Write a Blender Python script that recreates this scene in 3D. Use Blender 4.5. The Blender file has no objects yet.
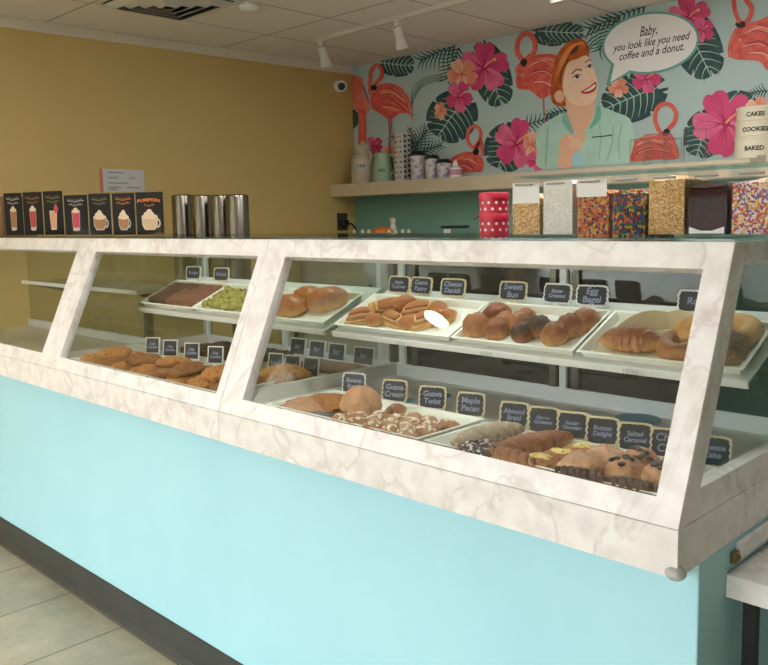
import bpy, math, random
from mathutils import Vector, Matrix, Euler, noise
random.seed(11)
C = bpy.context.scene.collection
PI = math.pi
ZUP = 0.105                      # the whole place is lifted so that the floor lies at z = 0
FL = -0.105                      # floor in building coordinates

# ------------------------------------------------------------------ camera numbers (measured from the room's lines)
CR = Vector((0.7111066, 0.7028523, -0.0180560)); CD = Vector((0.0661241, -0.0924239, -0.9935217))
CF = Vector((-0.6999679, 0.7053060, -0.1121987)); FPX = 832.09; CY = 313.74; EYE = Vector((0, 0, 1.4))
def ray(px, py): return CF + CR*((px-384)/FPX) + CD*((py-CY)/FPX)
def ony(px, py, y):
    r = ray(px, py); return EYE + r*(y/r.y)
def onz(px, py, z):
    r = ray(px, py); return EYE + r*((z-1.4)/r.z)

# ------------------------------------------------------------------ materials
def lin(c):
    return tuple(((x/255)/12.92 if x/255 <= .04045 else ((x/255+.055)/1.055)**2.4) for x in c)
MATS = {}
def nt(name):
    m = bpy.data.materials.new(name); m.use_nodes = True
    n = m.node_tree; n.nodes.clear()
    out = n.nodes.new('ShaderNodeOutputMaterial')
    return m, n, out
def mat(name, col, rough=.5, col2=None, scale=20., metal=0., bump=0., bscale=None, spec=.5, detail=4., lo=.35, hi=.65, coat=0.):
    """Principled material; optional second colour mixed in by noise, optional noise bump."""
    if name in MATS: return MATS[name]
    m, n, out = nt(name); N = n.nodes; L = n.links
    b = N.new('ShaderNodeBsdfPrincipled'); L.new(b.outputs[0], out.inputs[0])
    c = lin(col)+(1,)
    b.inputs['Base Color'].default_value = c; b.inputs['Roughness'].default_value = rough
    b.inputs['Metallic'].default_value = metal; b.inputs['Specular IOR Level'].default_value = spec
    b.inputs['Coat Weight'].default_value = coat
    if col2 or bump:
        tc = N.new('ShaderNodeTexCoord')
        if col2:
            no = N.new('ShaderNodeTexNoise'); no.inputs['Scale'].default_value = scale; no.inputs['Detail'].default_value = detail
            L.new(tc.outputs['Object'], no.inputs['Vector'])
            rp = N.new('ShaderNodeValToRGB'); rp.color_ramp.elements[0].position = lo; rp.color_ramp.elements[1].position = hi
            rp.color_ramp.elements[0].color = c; rp.color_ramp.elements[1].color = lin(col2)+(1,)
            L.new(no.outputs['Fac'], rp.inputs[0]); L.new(rp.outputs[0], b.inputs['Base Color'])
        if bump:
            n2 = N.new('ShaderNodeTexNoise'); n2.inputs['Scale'].default_value = bscale or scale*2; n2.inputs['Detail'].default_value = 5
            L.new(tc.outputs['Object'], n2.inputs['Vector'])
            bp = N.new('ShaderNodeBump'); bp.inputs['Strength'].default_value = bump; bp.inputs['Distance'].default_value = .01
            L.new(n2.outputs['Fac'], bp.inputs['Height']); L.new(bp.outputs[0], b.inputs['Normal'])
    MATS[name] = m; return m
def emis(name, col, s):
    m, n, out = nt(name); e = n.nodes.new('ShaderNodeEmission'); e.inputs[0].default_value = lin(col)+(1,); e.inputs[1].default_value = s
    n.links.new(e.outputs[0], out.inputs[0]); return m
def glass(name, tint=(250, 252, 250), ior=1.45, rough=0.0, haze=0.0):
    """thin clear pane: see-through, with a Fresnel reflection"""
    m, n, out = nt(name); N = n.nodes; L = n.links
    t = N.new('ShaderNodeBsdfTransparent'); t.inputs[0].default_value = lin(tint)+(1,)
    g = N.new('ShaderNodeBsdfGlossy'); g.inputs['Roughness'].default_value = rough
    # Schlick's curve from the facing angle, the same on both faces of a thin pane
    lw = N.new('ShaderNodeLayerWeight'); lw.inputs[0].default_value = .5
    po = N.new('ShaderNodeMath'); po.operation = 'POWER'; po.inputs[1].default_value = 5; L.new(lw.outputs['Facing'], po.inputs[0])
    f0 = ((ior-1)/(ior+1))**2
    fr = N.new('ShaderNodeMath'); fr.operation = 'MULTIPLY_ADD'; fr.inputs[1].default_value = 1-f0; fr.inputs[2].default_value = f0; L.new(po.outputs[0], fr.inputs[0])
    mx = N.new('ShaderNodeMixShader'); L.new(fr.outputs[0], mx.inputs[0]); L.new(t.outputs[0], mx.inputs[1]); L.new(g.outputs[0], mx.inputs[2])
    last = mx
    if haze:
        d = N.new('ShaderNodeBsdfDiffuse'); d.inputs[0].default_value = (.6, .6, .58, 1)
        m2 = N.new('ShaderNodeMixShader'); m2.inputs[0].default_value = haze
        L.new(mx.outputs[0], m2.inputs[1]); L.new(d.outputs[0], m2.inputs[2]); last = m2
    L.new(last.outputs[0], out.inputs[0]); return m
def marble():
    m, n, out = nt('white_marble_laminate'); N = n.nodes; L = n.links
    b = N.new('ShaderNodeBsdfPrincipled'); L.new(b.outputs[0], out.inputs[0]); b.inputs['Roughness'].default_value = .38
    tc = N.new('ShaderNodeTexCoord')
    n1 = N.new('ShaderNodeTexNoise'); n1.inputs['Scale'].default_value = 3.2; n1.inputs['Detail'].default_value = 7; n1.inputs['Distortion'].default_value = 1.6
    L.new(tc.outputs['Object'], n1.inputs['Vector'])
    # veins = a thin band where the noise crosses one half
    s = N.new('ShaderNodeMath'); s.operation = 'SUBTRACT'; s.inputs[1].default_value = .5; L.new(n1.outputs['Fac'], s.inputs[0])
    a = N.new('ShaderNodeMath'); a.operation = 'ABSOLUTE'; L.new(s.outputs[0], a.inputs[0])
    rp = N.new('ShaderNodeValToRGB'); e = rp.color_ramp.elements
    e[0].position = 0; e[0].color = lin((220, 213, 210))+(1,); e[1].position = .03; e[1].color = lin((237, 234, 232))+(1,)
    L.new(a.outputs[0], rp.inputs[0])
    n2 = N.new('ShaderNodeTexNoise'); n2.inputs['Scale'].default_value = 22; n2.inputs['Detail'].default_value = 6; L.new(tc.outputs['Object'], n2.inputs['Vector'])
    r2 = N.new('ShaderNodeValToRGB'); e = r2.color_ramp.elements
    e[0].position = .34; e[0].color = lin((234, 231, 230))+(1,); e[1].position = .6; e[1].color = (1, 1, 1, 1)
    L.new(n2.outputs['Fac'], r2.inputs[0])
    mx = N.new('ShaderNodeMix'); mx.data_type = 'RGBA'; mx.blend_type = 'MULTIPLY'; mx.inputs[0].default_value = .75
    L.new(rp.outputs[0], mx.inputs[6]); L.new(r2.outputs[0], mx.inputs[7]); L.new(mx.outputs[2], b.inputs['Base Color'])
    return m
def grid_mat(name, base, base2, line, sx, sy, ox, oy, w, rough=.5, nscale=6, bump=.0):
    """tiles: grout lines from the object coordinates, mottled fill"""
    m, n, out = nt(name); N = n.nodes; L = n.links
    b = N.new('ShaderNodeBsdfPrincipled'); L.new(b.outputs[0], out.inputs[0]); b.inputs['Roughness'].default_value = rough
    tc = N.new('ShaderNodeTexCoord'); sp = N.new('ShaderNodeSeparateXYZ'); L.new(tc.outputs['Object'], sp.inputs[0])
    res = []
    for k, s, o in (('X', sx, ox), ('Y', sy, oy)):
        q = N.new('ShaderNodeMath'); q.operation = 'SUBTRACT'; q.inputs[1].default_value = o; L.new(sp.outputs[k], q.inputs[0])
        d = N.new('ShaderNodeMath'); d.operation = 'DIVIDE'; d.inputs[1].default_value = s; L.new(q.outputs[0], d.inputs[0])
        f = N.new('ShaderNodeMath'); f.operation = 'FRACT'; L.new(d.outputs[0], f.inputs[0])
        p = N.new('ShaderNodeMath'); p.operation = 'PINGPONG'; p.inputs[1].default_value = .5; L.new(f.outputs[0], p.inputs[0])
        c = N.new('ShaderNodeMath'); c.operation = 'LESS_THAN'; c.inputs[1].default_value = w/s; L.new(p.outputs[0], c.inputs[0]); res.append(c)
    mxm = N.new('ShaderNodeMath'); mxm.operation = 'MAXIMUM'; L.new(res[0].outputs[0], mxm.inputs[0]); L.new(res[1].outputs[0], mxm.inputs[1])
    no = N.new('ShaderNodeTexNoise'); no.inputs['Scale'].default_value = nscale; no.inputs['Detail'].default_value = 8; no.inputs['Roughness'].default_value = .65
    L.new(tc.outputs['Object'], no.inputs['Vector'])
    rp = N.new('ShaderNodeValToRGB'); e = rp.color_ramp.elements
    e[0].position = .32; e[0].color = lin(base)+(1,); e[1].position = .68; e[1].color = lin(base2)+(1,); L.new(no.outputs['Fac'], rp.inputs[0])
    mx = N.new('ShaderNodeMix'); mx.data_type = 'RGBA'; L.new(mxm.outputs[0], mx.inputs[0]); L.new(rp.outputs[0], mx.inputs[6]); mx.inputs[7].default_value = lin(line)+(1,)
    L.new(mx.outputs[2], b.inputs['Base Color'])
    if bump:
        bp = N.new('ShaderNodeBump'); bp.inputs['Strength'].default_value = bump; bp.inputs['Distance'].default_value = .004; bp.invert = True
        L.new(mxm.outputs[0], bp.inputs['Height']); L.new(bp.outputs[0], b.inputs['Normal'])
    return m
def speckle(name, cols, scale, rough=.45, bump=.6, spec=.35):
    """granular fill: every voronoi cell takes one of the colours"""
    m, n, out = nt(name); N = n.nodes; L = n.links
    b = N.new('ShaderNodeBsdfPrincipled'); L.new(b.outputs[0], out.inputs[0]); b.inputs['Roughness'].default_value = rough; b.inputs['Specular IOR Level'].default_value = spec
    tc = N.new('ShaderNodeTexCoord'); v = N.new('ShaderNodeTexVoronoi'); v.inputs['Scale'].default_value = scale
    L.new(tc.outputs['Object'], v.inputs['Vector'])
    sp = N.new('ShaderNodeSeparateColor'); L.new(v.outputs['Color'], sp.inputs[0])
    rp = N.new('ShaderNodeValToRGB'); rp.color_ramp.interpolation = 'CONSTANT'
    for i, c in enumerate(cols):
        e = rp.color_ramp.elements[i] if i < 2 else rp.color_ramp.elements.new(i/len(cols))
        e.position = i/len(cols); e.color = lin(c)+(1,)
    L.new(sp.outputs[0], rp.inputs[0]); L.new(rp.outputs[0], b.inputs['Base Color'])
    bp = N.new('ShaderNodeBump'); bp.invert = True; bp.inputs['Strength'].default_value = bump; bp.inputs['Distance'].default_value = .004
    L.new(v.outputs['Distance'], bp.inputs['Height']); L.new(bp.outputs[0], b.inputs['Normal'])
    return m

MARB = marble()
BLUE = mat('sky_blue_paint', (172, 222, 234), .5, (167, 217, 231), 2.5)
TEAL = mat('teal_wall_paint', (126, 172, 156), .6, (121, 167, 152), 2)
YELL = mat('mustard_wall_paint', (212, 184, 118), .6, (207, 178, 112), 1.5)
CREAM = mat('cream_paint', (226, 216, 196), .5)
BEIGE = mat('beige_shelf_paint', (206, 192, 164), .45, (200, 186, 158), 6)
BLKR = mat('black_rubber_base', (52, 54, 54), .45, (62, 63, 62), 8)
WHITE = mat('white_plastic', (236, 236, 232), .35)
TRAYW = mat('tray_white_plastic', (240, 238, 228), .35)
ALU = mat('white_metal', (222, 224, 226), .35)
STEEL = mat('brushed_stainless_steel', (126, 121, 110), .26, metal=1.)
STEELD = mat('dark_steel', (96, 92, 84), .35, metal=1.)
BLACK = mat('black_plastic', (22, 22, 24), .4)
SLATE = mat('chalkboard_black', (32, 36, 46), .7)
CHALK = mat('chalk_writing', (140, 146, 174), .8)
TAGB = mat('cream_tag_border', (226, 208, 164), .6)
TAGW = mat('white_tag_border', (232, 230, 224), .6)
DECK = mat('grey_deck_laminate', (206, 202, 192), .45, (198, 194, 184), 9)
GLS = glass('clear_pane_glass', (252, 254, 253), 1.4)
GLS2 = glass('clear_jar_glass', (253, 254, 254), 1.2)
ACR = glass('clear_acrylic', (254, 254, 254), 1.12, 0, .002)
def dark_glass():
    m, n, out = nt('dark_tinted_door_glass'); N = n.nodes; L = n.links
    b = N.new('ShaderNodeBsdfPrincipled'); b.inputs['Base Color'].default_value = lin((30, 26, 26))+(1,); b.inputs['Roughness'].default_value = .06; b.inputs['Specular IOR Level'].default_value = .18
    g = N.new('ShaderNodeBsdfGlossy'); g.inputs['Roughness'].default_value = .02
    mx = N.new('ShaderNodeMixShader'); mx.inputs[0].default_value = .04
    L.new(b.outputs[0], mx.inputs[1]); L.new(g.outputs[0], mx.inputs[2]); L.new(mx.outputs[0], out.inputs[0]); return m
DKGL = dark_glass()

# ------------------------------------------------------------------ mesh builder
class MB:
    def __init__(s): s.v = []; s.f = []; s.m = []; s.mats = []
    def mi(s, m):
        if m not in s.mats: s.mats.append(m)
        return s.mats.index(m)
    def add(s, vs, fs, m, M=None):
        k = len(s.v); i = s.mi(m)
        for v in vs:
            v = Vector(v); s.v.append(tuple(M @ v) if M else tuple(v))
        for f in fs: s.f.append([k+a for a in f]); s.m.append(i)
        return s
    def box(s, x0, x1, y0, y1, z0, z1, m, M=None):
        vs = [(x, y, z) for x in (x0, x1) for y in (y0, y1) for z in (z0, z1)]
        fs = [(0, 1, 3, 2), (4, 6, 7, 5), (0, 4, 5, 1), (2, 3, 7, 6), (0, 2, 6, 4), (1, 5, 7, 3)]
        return s.add(vs, fs, m, M)
    def prism(s, poly, axis, a, b, m, M=None):
        """polygon in the two other axes, extruded along axis from a to b"""
        def P(p, t):
            return {'x': (t, p[0], p[1]), 'y': (p[0], t, p[1]), 'z': (p[0], p[1], t)}[axis]
        n = len(poly); vs = [P(p, a) for p in poly]+[P(p, b) for p in poly]
        fs = [tuple(range(n))[::-1], tuple(range(n, 2*n))]+[(i, (i+1) % n, n+(i+1) % n, n+i) for i in range(n)]
        return s.add(vs, fs, m, M)
    def lathe(s, prof, m, c=(0, 0, 0), seg=24, M=None, sx=1, sy=1):
        vs = []; fs = []
        for r, z in prof:
            for i in range(seg):
                a = 2*PI*i/seg; vs.append((c[0]+r*math.cos(a)*sx, c[1]+r*math.sin(a)*sy, c[2]+z))
        for j in range(len(prof)-1):
            for i in range(seg):
                k = (i+1) % seg; fs.append((j*seg+i, j*seg+k, (j+1)*seg+k, (j+1)*seg+i))
        if prof[0][0] > 1e-6: fs.append(tuple(range(seg))[::-1])
        if prof[-1][0] > 1e-6: fs.append(tuple((len(prof)-1)*seg+i for i in range(seg)))
        return s.add(vs, fs, m, M)
    def tube(s, pts, r, m, seg=10, closed=False, M=None):
        pts = [Vector(p) for p in pts]; n = len(pts); vs = []; fs = []
        up = Vector((0, 0, 1)); prev = None
        for i, p in enumerate(pts):
            t = (pts[(i+1) % n]-pts[i-1]) if closed else (pts[min(i+1, n-1)]-pts[max(i-1, 0)])
            t.normalize()
            a = (prev - t*prev.dot(t)) if prev is not None else (up.cross(t) if abs(t.z) < .95 else Vector((1, 0, 0)).cross(t))
            a.normalize(); prev = a; b = t.cross(a)
            rr = r(i/(n-1)) if callable(r) else r
            for k in range(seg):
                q = 2*PI*k/seg; vs.append(p+a*(math.cos(q)*rr)+b*(math.sin(q)*rr))
        for i in range(n if closed else n-1):
            for k in range(seg):
                j = (i+1) % n; l = (k+1) % seg; fs.append((i*seg+k, i*seg+l, j*seg+l, j*seg+k))
        if not closed: fs += [tuple(range(seg))[::-1], tuple((n-1)*seg+k for k in range(seg))]
        return s.add(vs, fs, m, M)
    def blob(s, c, r, m, u=20, w=12, nz=.0, nf=20., flat=0., M=None, seed=0, fn=None):
        """ellipsoid with noise and a flattened underside"""
        vs = []; fs = []; off = Vector((seed*3.7, seed*1.9, seed*.7))
        for j in range(w+1):
            th = PI*j/w
            for i in range(u):
                ph = 2*PI*i/u
                d = Vector((math.sin(th)*math.cos(ph), math.sin(th)*math.sin(ph), math.cos(th)))
                k = 1+nz*noise.noise(d*nf*.1+off)+nz*.5*noise.noise(d*nf*.25+off)
                if fn: k *= fn(d)
                p = Vector((d.x*r[0], d.y*r[1], d.z*r[2]))*k
                if flat and p.z < -flat*r[2]: p.z = -flat*r[2]+(p.z+flat*r[2])*.1
                vs.append(Vector(c)+p)
        for j in range(w):
            for i in range(u):
                k = (i+1) % u; fs.append((j*u+i, (j+1)*u+i, (j+1)*u+k, j*u+k))
        return s.add(vs, fs, m, M)
    def build(s, name, parent=None, org=None, smooth=None, bevel=0., seg=2):
        me = bpy.data.meshes.new(name); q_ = parent
        while q_ is not None and '_o' not in q_: q_ = q_.parent
        o_ = Vector(org) if org is not None else (Vector(q_['_o']) if q_ is not None else Vector((0, 0, 0)))
        me.from_pydata([tuple(Vector(v)-o_) for v in s.v], [], s.f)
        for m in s.mats: me.materials.append(m)
        me.polygons.foreach_set('material_index', s.m)
        if smooth is not None:
            me.polygons.foreach_set('use_smooth', [True]*len(me.polygons)); me.set_sharp_from_angle(angle=math.radians(smooth))
        me.validate(); me.update()
        import bmesh
        bm = bmesh.new(); bm.from_mesh(me); bmesh.ops.recalc_face_normals(bm, faces=bm.faces); bm.to_mesh(me); bm.free()
        o = bpy.data.objects.new(name, me); C.objects.link(o)
        if parent is not None: o.parent = parent
        else: o.location = o_
        if bevel:
            b = o.modifiers.new('edge', 'BEVEL'); b.width = bevel; b.segments = seg; b.limit_method = 'ANGLE'; b.angle_limit = math.radians(35)
        return o
def tag(o, label, cat, group=None, kind=None):
    if label: o['label'] = label
    if cat: o['category'] = cat
    if group: o['group'] = group
    if kind: o['kind'] = kind
    return o
def thing(name, label, cat, loc=(0, 0, 0), group=None, rot=(0, 0, 0), local=False):
    o = bpy.data.objects.new(name, None); C.objects.link(o); o.location = loc; o.rotation_euler = rot; o.empty_display_size = .05
    o['_o'] = (0, 0, 0) if local else tuple(loc)
    return tag(o, label, cat, group)
def struct(o): o['kind'] = 'structure'; return o
def copy_tree(o, parent=None):
    c = o.copy(); C.objects.link(c); c.parent = parent
    for ch in list(o.children): copy_tree(ch, c)
    return c
def text_geo(body, size, shear=0., align='CENTER', bold=0., leading=1.0):
    cu = bpy.data.curves.new('t', 'FONT'); cu.body = body; cu.size = size; cu.shear = shear; cu.align_x = align; cu.align_y = 'CENTER'
    cu.space_line = leading; cu.offset = bold; cu.resolution_u = 3
    ob = bpy.data.objects.new('t', cu); C.objects.link(ob)
    dg = bpy.context.evaluated_depsgraph_get(); dg.update()
    me = bpy.data.meshes.new_from_object(ob.evaluated_get(dg))
    vs = [tuple(v.co) for v in me.vertices]; fs = [tuple(p.vertices) for p in me.polygons]
    bpy.data.objects.remove(ob); bpy.data.curves.remove(cu); bpy.data.meshes.remove(me)
    return vs, fs
ORD = ['leftmost', 'second from the left', 'third from the left', 'fourth from the left', 'fifth from the left', 'sixth from the left', 'seventh from the left', 'eighth from the left', 'ninth from the left', 'tenth from the left', 'eleventh from the left', 'twelfth from the left', 'thirteenth from the left', 'fourteenth from the left']

# ================================================================== THE ROOM
YW = 4.7; CZ = 2.62
def lwx(y): return -4.977+(y-4.7)*.0456           # left wall line
FRONT = -3.4
fm = grid_mat('beige_floor_tile', (158, 148, 126), (188, 176, 152), (106, 98, 84), .43, .43, -2.815, 1.408, .0035, .4, 7, .4)
struct(MB().box(-7.5, 4, FRONT-.1, YW+.1, FL-.1, FL, fm).build('floor'))
cm = grid_mat('ceiling_tile', (226, 219, 209), (231, 224, 214), (186, 178, 168), .61, 1.22, -4.495, 2.265, .009, .85, 40, .3)
struct(MB().box(-7.5, 4, FRONT-.1, YW+.1, CZ, CZ+.1, cm).build('ceiling'))
struct(MB().box(-7, 4, YW, YW+.12, FL, CZ, TEAL).build('wall_back'))
y0, y1 = FRONT, YW
lw = MB()
def lwp(a, b, z0, z1): lw.prism([(lwx(a), a), (lwx(b), b), (lwx(b)-.12, b), (lwx(a)-.12, a)], 'z', z0, z1, YELL)
lwp(-.9, y1, FL, CZ); lwp(y0, -3.2, FL, CZ); lwp(-3.2, -.9, FL, .30); lwp(-3.2, -.9, 2.5, CZ)
struct(lw.build('wall_left'))
w = MB()
def lwq(a, b, z0, z1, m, d0=-.1, d1=-.03): w.prism([(lwx(a)+d1, a), (lwx(b)+d1, b), (lwx(b)+d0, b), (lwx(a)+d0, a)], 'z', z0, z1, m)
lwq(-3.2, -3.15, .30, 2.5, ALU); lwq(-.95, -.9, .30, 2.5, ALU); lwq(-3.15, -.95, .30, .35, ALU); lwq(-3.15, -.95, 2.45, 2.5, ALU); lwq(-3.15, -.95, .35, 2.45, GLS, -.07, -.064)
struct(w.build('window_4'))
struct(MB().prism([(lwx(y0)-.01, y0), (lwx(y1)-.01, y1), (lwx(y1)+.022, y1), (lwx(y0)+.022, y0)], 'z', CZ-.062, CZ, CREAM).build('trim_1', bevel=.006))
struct(MB().box(3.0, 3.12, FRONT, YW, FL, CZ, mat('right_wall_paint', (126, 120, 104), .6)).build('wall_right'))
# street front: low sill, header, piers; the panes between them
fw = MB(); FWM = mat('front_wall_paint', (214, 208, 196), .6)
fw.box(-7, 4, FRONT-.15, FRONT, FL, .30, FWM); fw.box(-7, 4, FRONT-.15, FRONT, 2.5, CZ, FWM)
fw.box(-7, -5.2, FRONT-.15, FRONT, .30, 2.5, FWM); fw.box(.65, 4, FRONT-.15, FRONT, .30, 2.5, FWM)
struct(fw.build('wall_front'))
for k in range(3):
    a = -5.2+k*1.95; w = MB()
    w.box(a, a+.05, FRONT-.12, FRONT-.04, .30, 2.5, ALU); w.box(a+1.90, a+1.95, FRONT-.12, FRONT-.04, .30, 2.5, ALU)
    w.box(a+.05, a+1.90, FRONT-.12, FRONT-.04, .30, .35, ALU); w.box(a+.05, a+1.90, FRONT-.12, FRONT-.04, 2.45, 2.5, ALU)
    w.box(a+.05, a+1.90, FRONT-.085, FRONT-.078, .35, 2.45, GLS)
    struct(w.build('window_%d' % (k+1)))
# pavement, road and what is parked outside (seen only as reflections in the dark doors)
struct(MB().box(-40, 40, -60, FRONT-.15, FL-.25, FL-.15, mat('grey_asphalt', (110, 108, 106), .9, (124, 122, 120), 3)).build('ground'))
def car(name, label, x, y, L, H, body, van=False):
    t = thing(name, label, 'car', (x, y, FL-.15))
    z = FL-.15; w = 1.75
    bm = mat(name+'_paint', body, .3, coat=.5); wn = mat('car_window', (18, 20, 24), .08)
    if van: poly = [(x, z+.3), (x+L, z+.3), (x+L, z+.95), (x+L-.75, z+1.1), (x+L-1.25, z+H), (x+.05, z+H), (x, z+.9)]
    else: poly = [(x, z+.3), (x+L, z+.3), (x+L, z+.75), (x+L-1.0, z+.92), (x+L-1.75, z+H), (x+1.0, z+H), (x+.35, z+.95), (x, z+.85)]
    MB().prism(poly, 'y', y-w, y, bm).build('body', t, bevel=.05)
    g = MB()
    if van: g.prism([(x+L-2.1, z+1.1), (x+L-.95, z+1.12), (x+L-1.32, z+H-.15), (x+L-2.1, z+H-.15)], 'y', y-.02, y+.006, wn)
    else: g.prism([(x+.75, z+.98), (x+L-1.2, z+.96), (x+L-1.8, z+H-.08), (x+1.1, z+H-.08)], 'y', y-.02, y+.006, wn)
    g.build('side_window', t)
    for dx in (.8, L-.85):
        R_ = Matrix.Translation((x+dx, y-.2, z+.33)) @ Matrix.Rotation(-PI/2, 4, 'X')
        wh = MB(); wh.lathe([(0, 0), (.26, 0), (.33, .03), (.33, .2), (.29, .235), (.21, .235)], BLACK, M=R_, seg=28)
        wh.lathe([(.21, .2), (.2, .225), (.05, .245), (0, .245)], STEEL, M=R_, seg=28); wh.build('wheel', t, smooth=40)
car('white_van', 'white panel van parked outside the shop window', -8.35, -7.6, 4.4, 1.9, (226, 224, 220), True)
car('dark_car', 'dark grey hatchback parked behind the white van', -17.0, -7.8, 4.2, 1.45, (52, 54, 60))
car('silver_car', 'silver hatchback parked left of the white van', -12.6, -7.2, 4.1, 1.42, (150, 152, 156))
bl = thing('street_building', 'pale building across the street', 'building', (0, -20, FL-.15))
b_ = MB(); b_.box(-30, 14, -24, -20, FL-.15, 5.0, mat('brick_facade', (150, 124, 110), .8, (138, 112, 100), 2)); b_.build('facade', bl)
for k in range(10):
    MB().box(-28+k*4, -25.6+k*4, -20.05, -19.97, .6, 2.6, mat('shop_window_dark', (40, 46, 52), .1)).build('window', bl)

# ================================================================== THE COUNTER
XR = -.624; YF = 1.347; ZE = .853; ZT = 1.347; YT = 1.558; ZS = .764; YB = 2.06
def yslant(z): return YF+(YT-YF)*(z-ZE)/(ZT-ZE)
t = thing('counter_base', 'long sky-blue painted counter base with black rubber cove along the floor', 'counter', (-2.9, 1.8, FL))
XL = lwx(1.4)+.004
MB().box(-5.092, XR, 1.435, YB, FL, ZS-.001, BLUE).build('front_panel', t, bevel=.003)
cb = MB(); cb.prism([(1.434, FL), (1.413, FL), (1.416, FL+.012), (1.426, FL+.022), (1.429, FL+.118), (1.434, FL+.122)], 'x', -5.10, XR, BLKR); cb.build('cove_base', t)

UNITS = [(-5.092, -3.191, 'left', .05, .087), (-3.191, -2.027, 'middle', .072, .034), (-2.027, XR, 'right', .096, .051)]
ZB, ZH = .898, 1.297
T_IN = .03
CASELAB = {'left': 'marble-framed slant-front display case at the far left, empty inside',
           'middle': 'middle marble-framed slant-front display case holding brown cookies and chocolate squares',
           'right': 'right-hand marble-framed slant-front display case, the longest, with croissants and twists'}
Nn = Vector((0, -.494, .211)).normalized()          # outward normal of the slanted front
def SL(x, z, d=0):                                   # point of the slant at height z, d metres behind its face
    return Vector((x, yslant(z), z))-Nn*d
def slab(mb, x0, x1, z0, z1, m, d0=0., d1=T_IN):
    vs = [SL(x, z, d) for x in (x0, x1) for z in (z0, z1) for d in (d0, d1)]
    mb.add(vs, [(0, 1, 3, 2), (4, 6, 7, 5), (0, 4, 5, 1), (2, 3, 7, 6), (0, 2, 6, 4), (1, 5, 7, 3)], m)
cases = {}
GTOP = glass('case_top_glass', (240, 246, 243), 1.5)
for (xa, xb, side, sl, sr) in UNITS:
    g = .0008; x0, x1 = xa+g, xb-g
    t = thing('display_case', CASELAB[side], 'display case', ((xa+xb)/2, 1.7, ZS), 'slant-front pastry display cases'); cases[side] = t
    f = MB()
    # one ring of marble round the pane
    x1e = x1-(.0006 if side == 'right' else 0)
    slab(f, x0, x1e, ZE+.001, ZB, MARB); slab(f, x0, x1e, ZH, ZT-.0, MARB)
    slab(f, x0, x0+sl, ZB, ZH, MARB); slab(f, x1-sr, x1e, ZB, ZH, MARB)
    f.build('front_frame', t)
    p = MB(); slab(p, x0+sl-.004, x1-sr+.004, ZB-.004, ZH+.004, GLS, .012, .017); p.build('front_glass', t)
    # marble skirt under the seam, with a return on the free end
    s = MB(); s.box(x0, x1, YF, YF+.03, ZS, ZE-.001, MARB)
    if side == 'right': s.box(x1-.03, x1, YF+.03, YB, ZS, ZE-.001, MARB)
    s.build('skirt', t)
    dz = .865 if side != 'left' else .80
    d = MB(); d.box(x0, x1-(.031 if side == 'right' else 0), YF+.032, YB, dz-.02, dz, DECK); d.build('deck', t)
    tp = MB(); tp.box(x0, x1, YT-.004, YB+.02, ZT+.0005, ZT+.0065, GTOP)
    tp.build('top_panel', t)
    # rear: white rails, uprights, sliding panes
    r = MB(); r.box(x0, x1, YB-.012, YB+.016, dz, dz+.04, ALU); r.box(x0, x1, YB-.012, YB+.016, ZT-.05, ZT, ALU)
    ups = {'left': [], 'middle': [x0+.03, -2.6, x1-.03], 'right': [-2.0, -1.95, -1.895, -1.345, -1.31, -1.27, x1-.04]}[side]
    for i, u in enumerate(ups): r.box(u-.011, u+.011, YB-.01, YB+.014, dz+.04, ZT-.05, ALU if (side != 'right' or i in (1, 4, 6)) else STEELD)
    r.build('rear_frame', t)
    gm = DKGL if side == 'right' else glass('rear_clear_glass_'+side, (240, 243, 238), 1.5)
    us = [x0]+[u for i, u in enumerate(ups) if side != 'right' or i in (1, 4, 6)]+[x1]
    for i in range(len(us)-1):
        if us[i+1]-us[i] < .08: continue
        MB().box(us[i]+.012, us[i+1]-.012, YB, YB+.004, dz+.04, ZT-.05, gm).build('rear_door', t)
    # end panel or partition (kept inside the unit)
    if side == 'right':
        e = MB(); xx0, xx1 = x1-.028, x1
        def Q(z, d): return (yslant(z)+((.004 if d == .034 else d)), z)
        zz0, zz1 = ZE+.0005, ZT
        for poly in ([Q(zz0, .034), (YB, zz0), (YB, .908), Q(.908, .034)], [Q(1.302, .034), (YB, 1.302), (YB, zz1), Q(zz1, .034)],
                     [Q(.908, .034), Q(.908, .062), Q(1.302, .062), Q(1.302, .034)], [(YB-.05, .908), (YB, .908), (YB, 1.302), (YB-.05, 1.302)]):
            e.prism(poly, 'x', xx0, xx1, MARB)
        e.build('end_frame', t)
        gl = MB(); gl.prism([Q(.906, .061), (YB-.048, .906), (YB-.048, 1.304), Q(1.304, .061)], 'x', x1-.018, x1-.013, GLS); gl.build('end_glass', t)
        bp = MB(); bp.blob((x1-.006, YF+.006, ZS+.008), (.019, .017, .0135), glass('clear_rubber', (236, 236, 232), 1.5, .15, .55), 16, 10); bp.build('corner_bumper', t, smooth=60)
    if side in ('middle', 'right'):
        xp = x0+.041; e = MB()
        def Q(z, d): return (yslant(z)+d, z)
        e.prism([(1.39, dz), (YB-.012, dz), (YB-.012, .908), (1.40, .908)], 'x', xp-.009, xp+.009, DECK)
        e.build('partition_rail', t)
        gl = MB(); gl.prism([Q(.908, .04), (YB-.012, .908), (YB-.012, 1.33), Q(1.33, .04)], 'x', xp-.003, xp+.003, glass('partition_glass_'+side, (238, 242, 238), 1.5)); gl.build('partition_glass', t)

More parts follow.
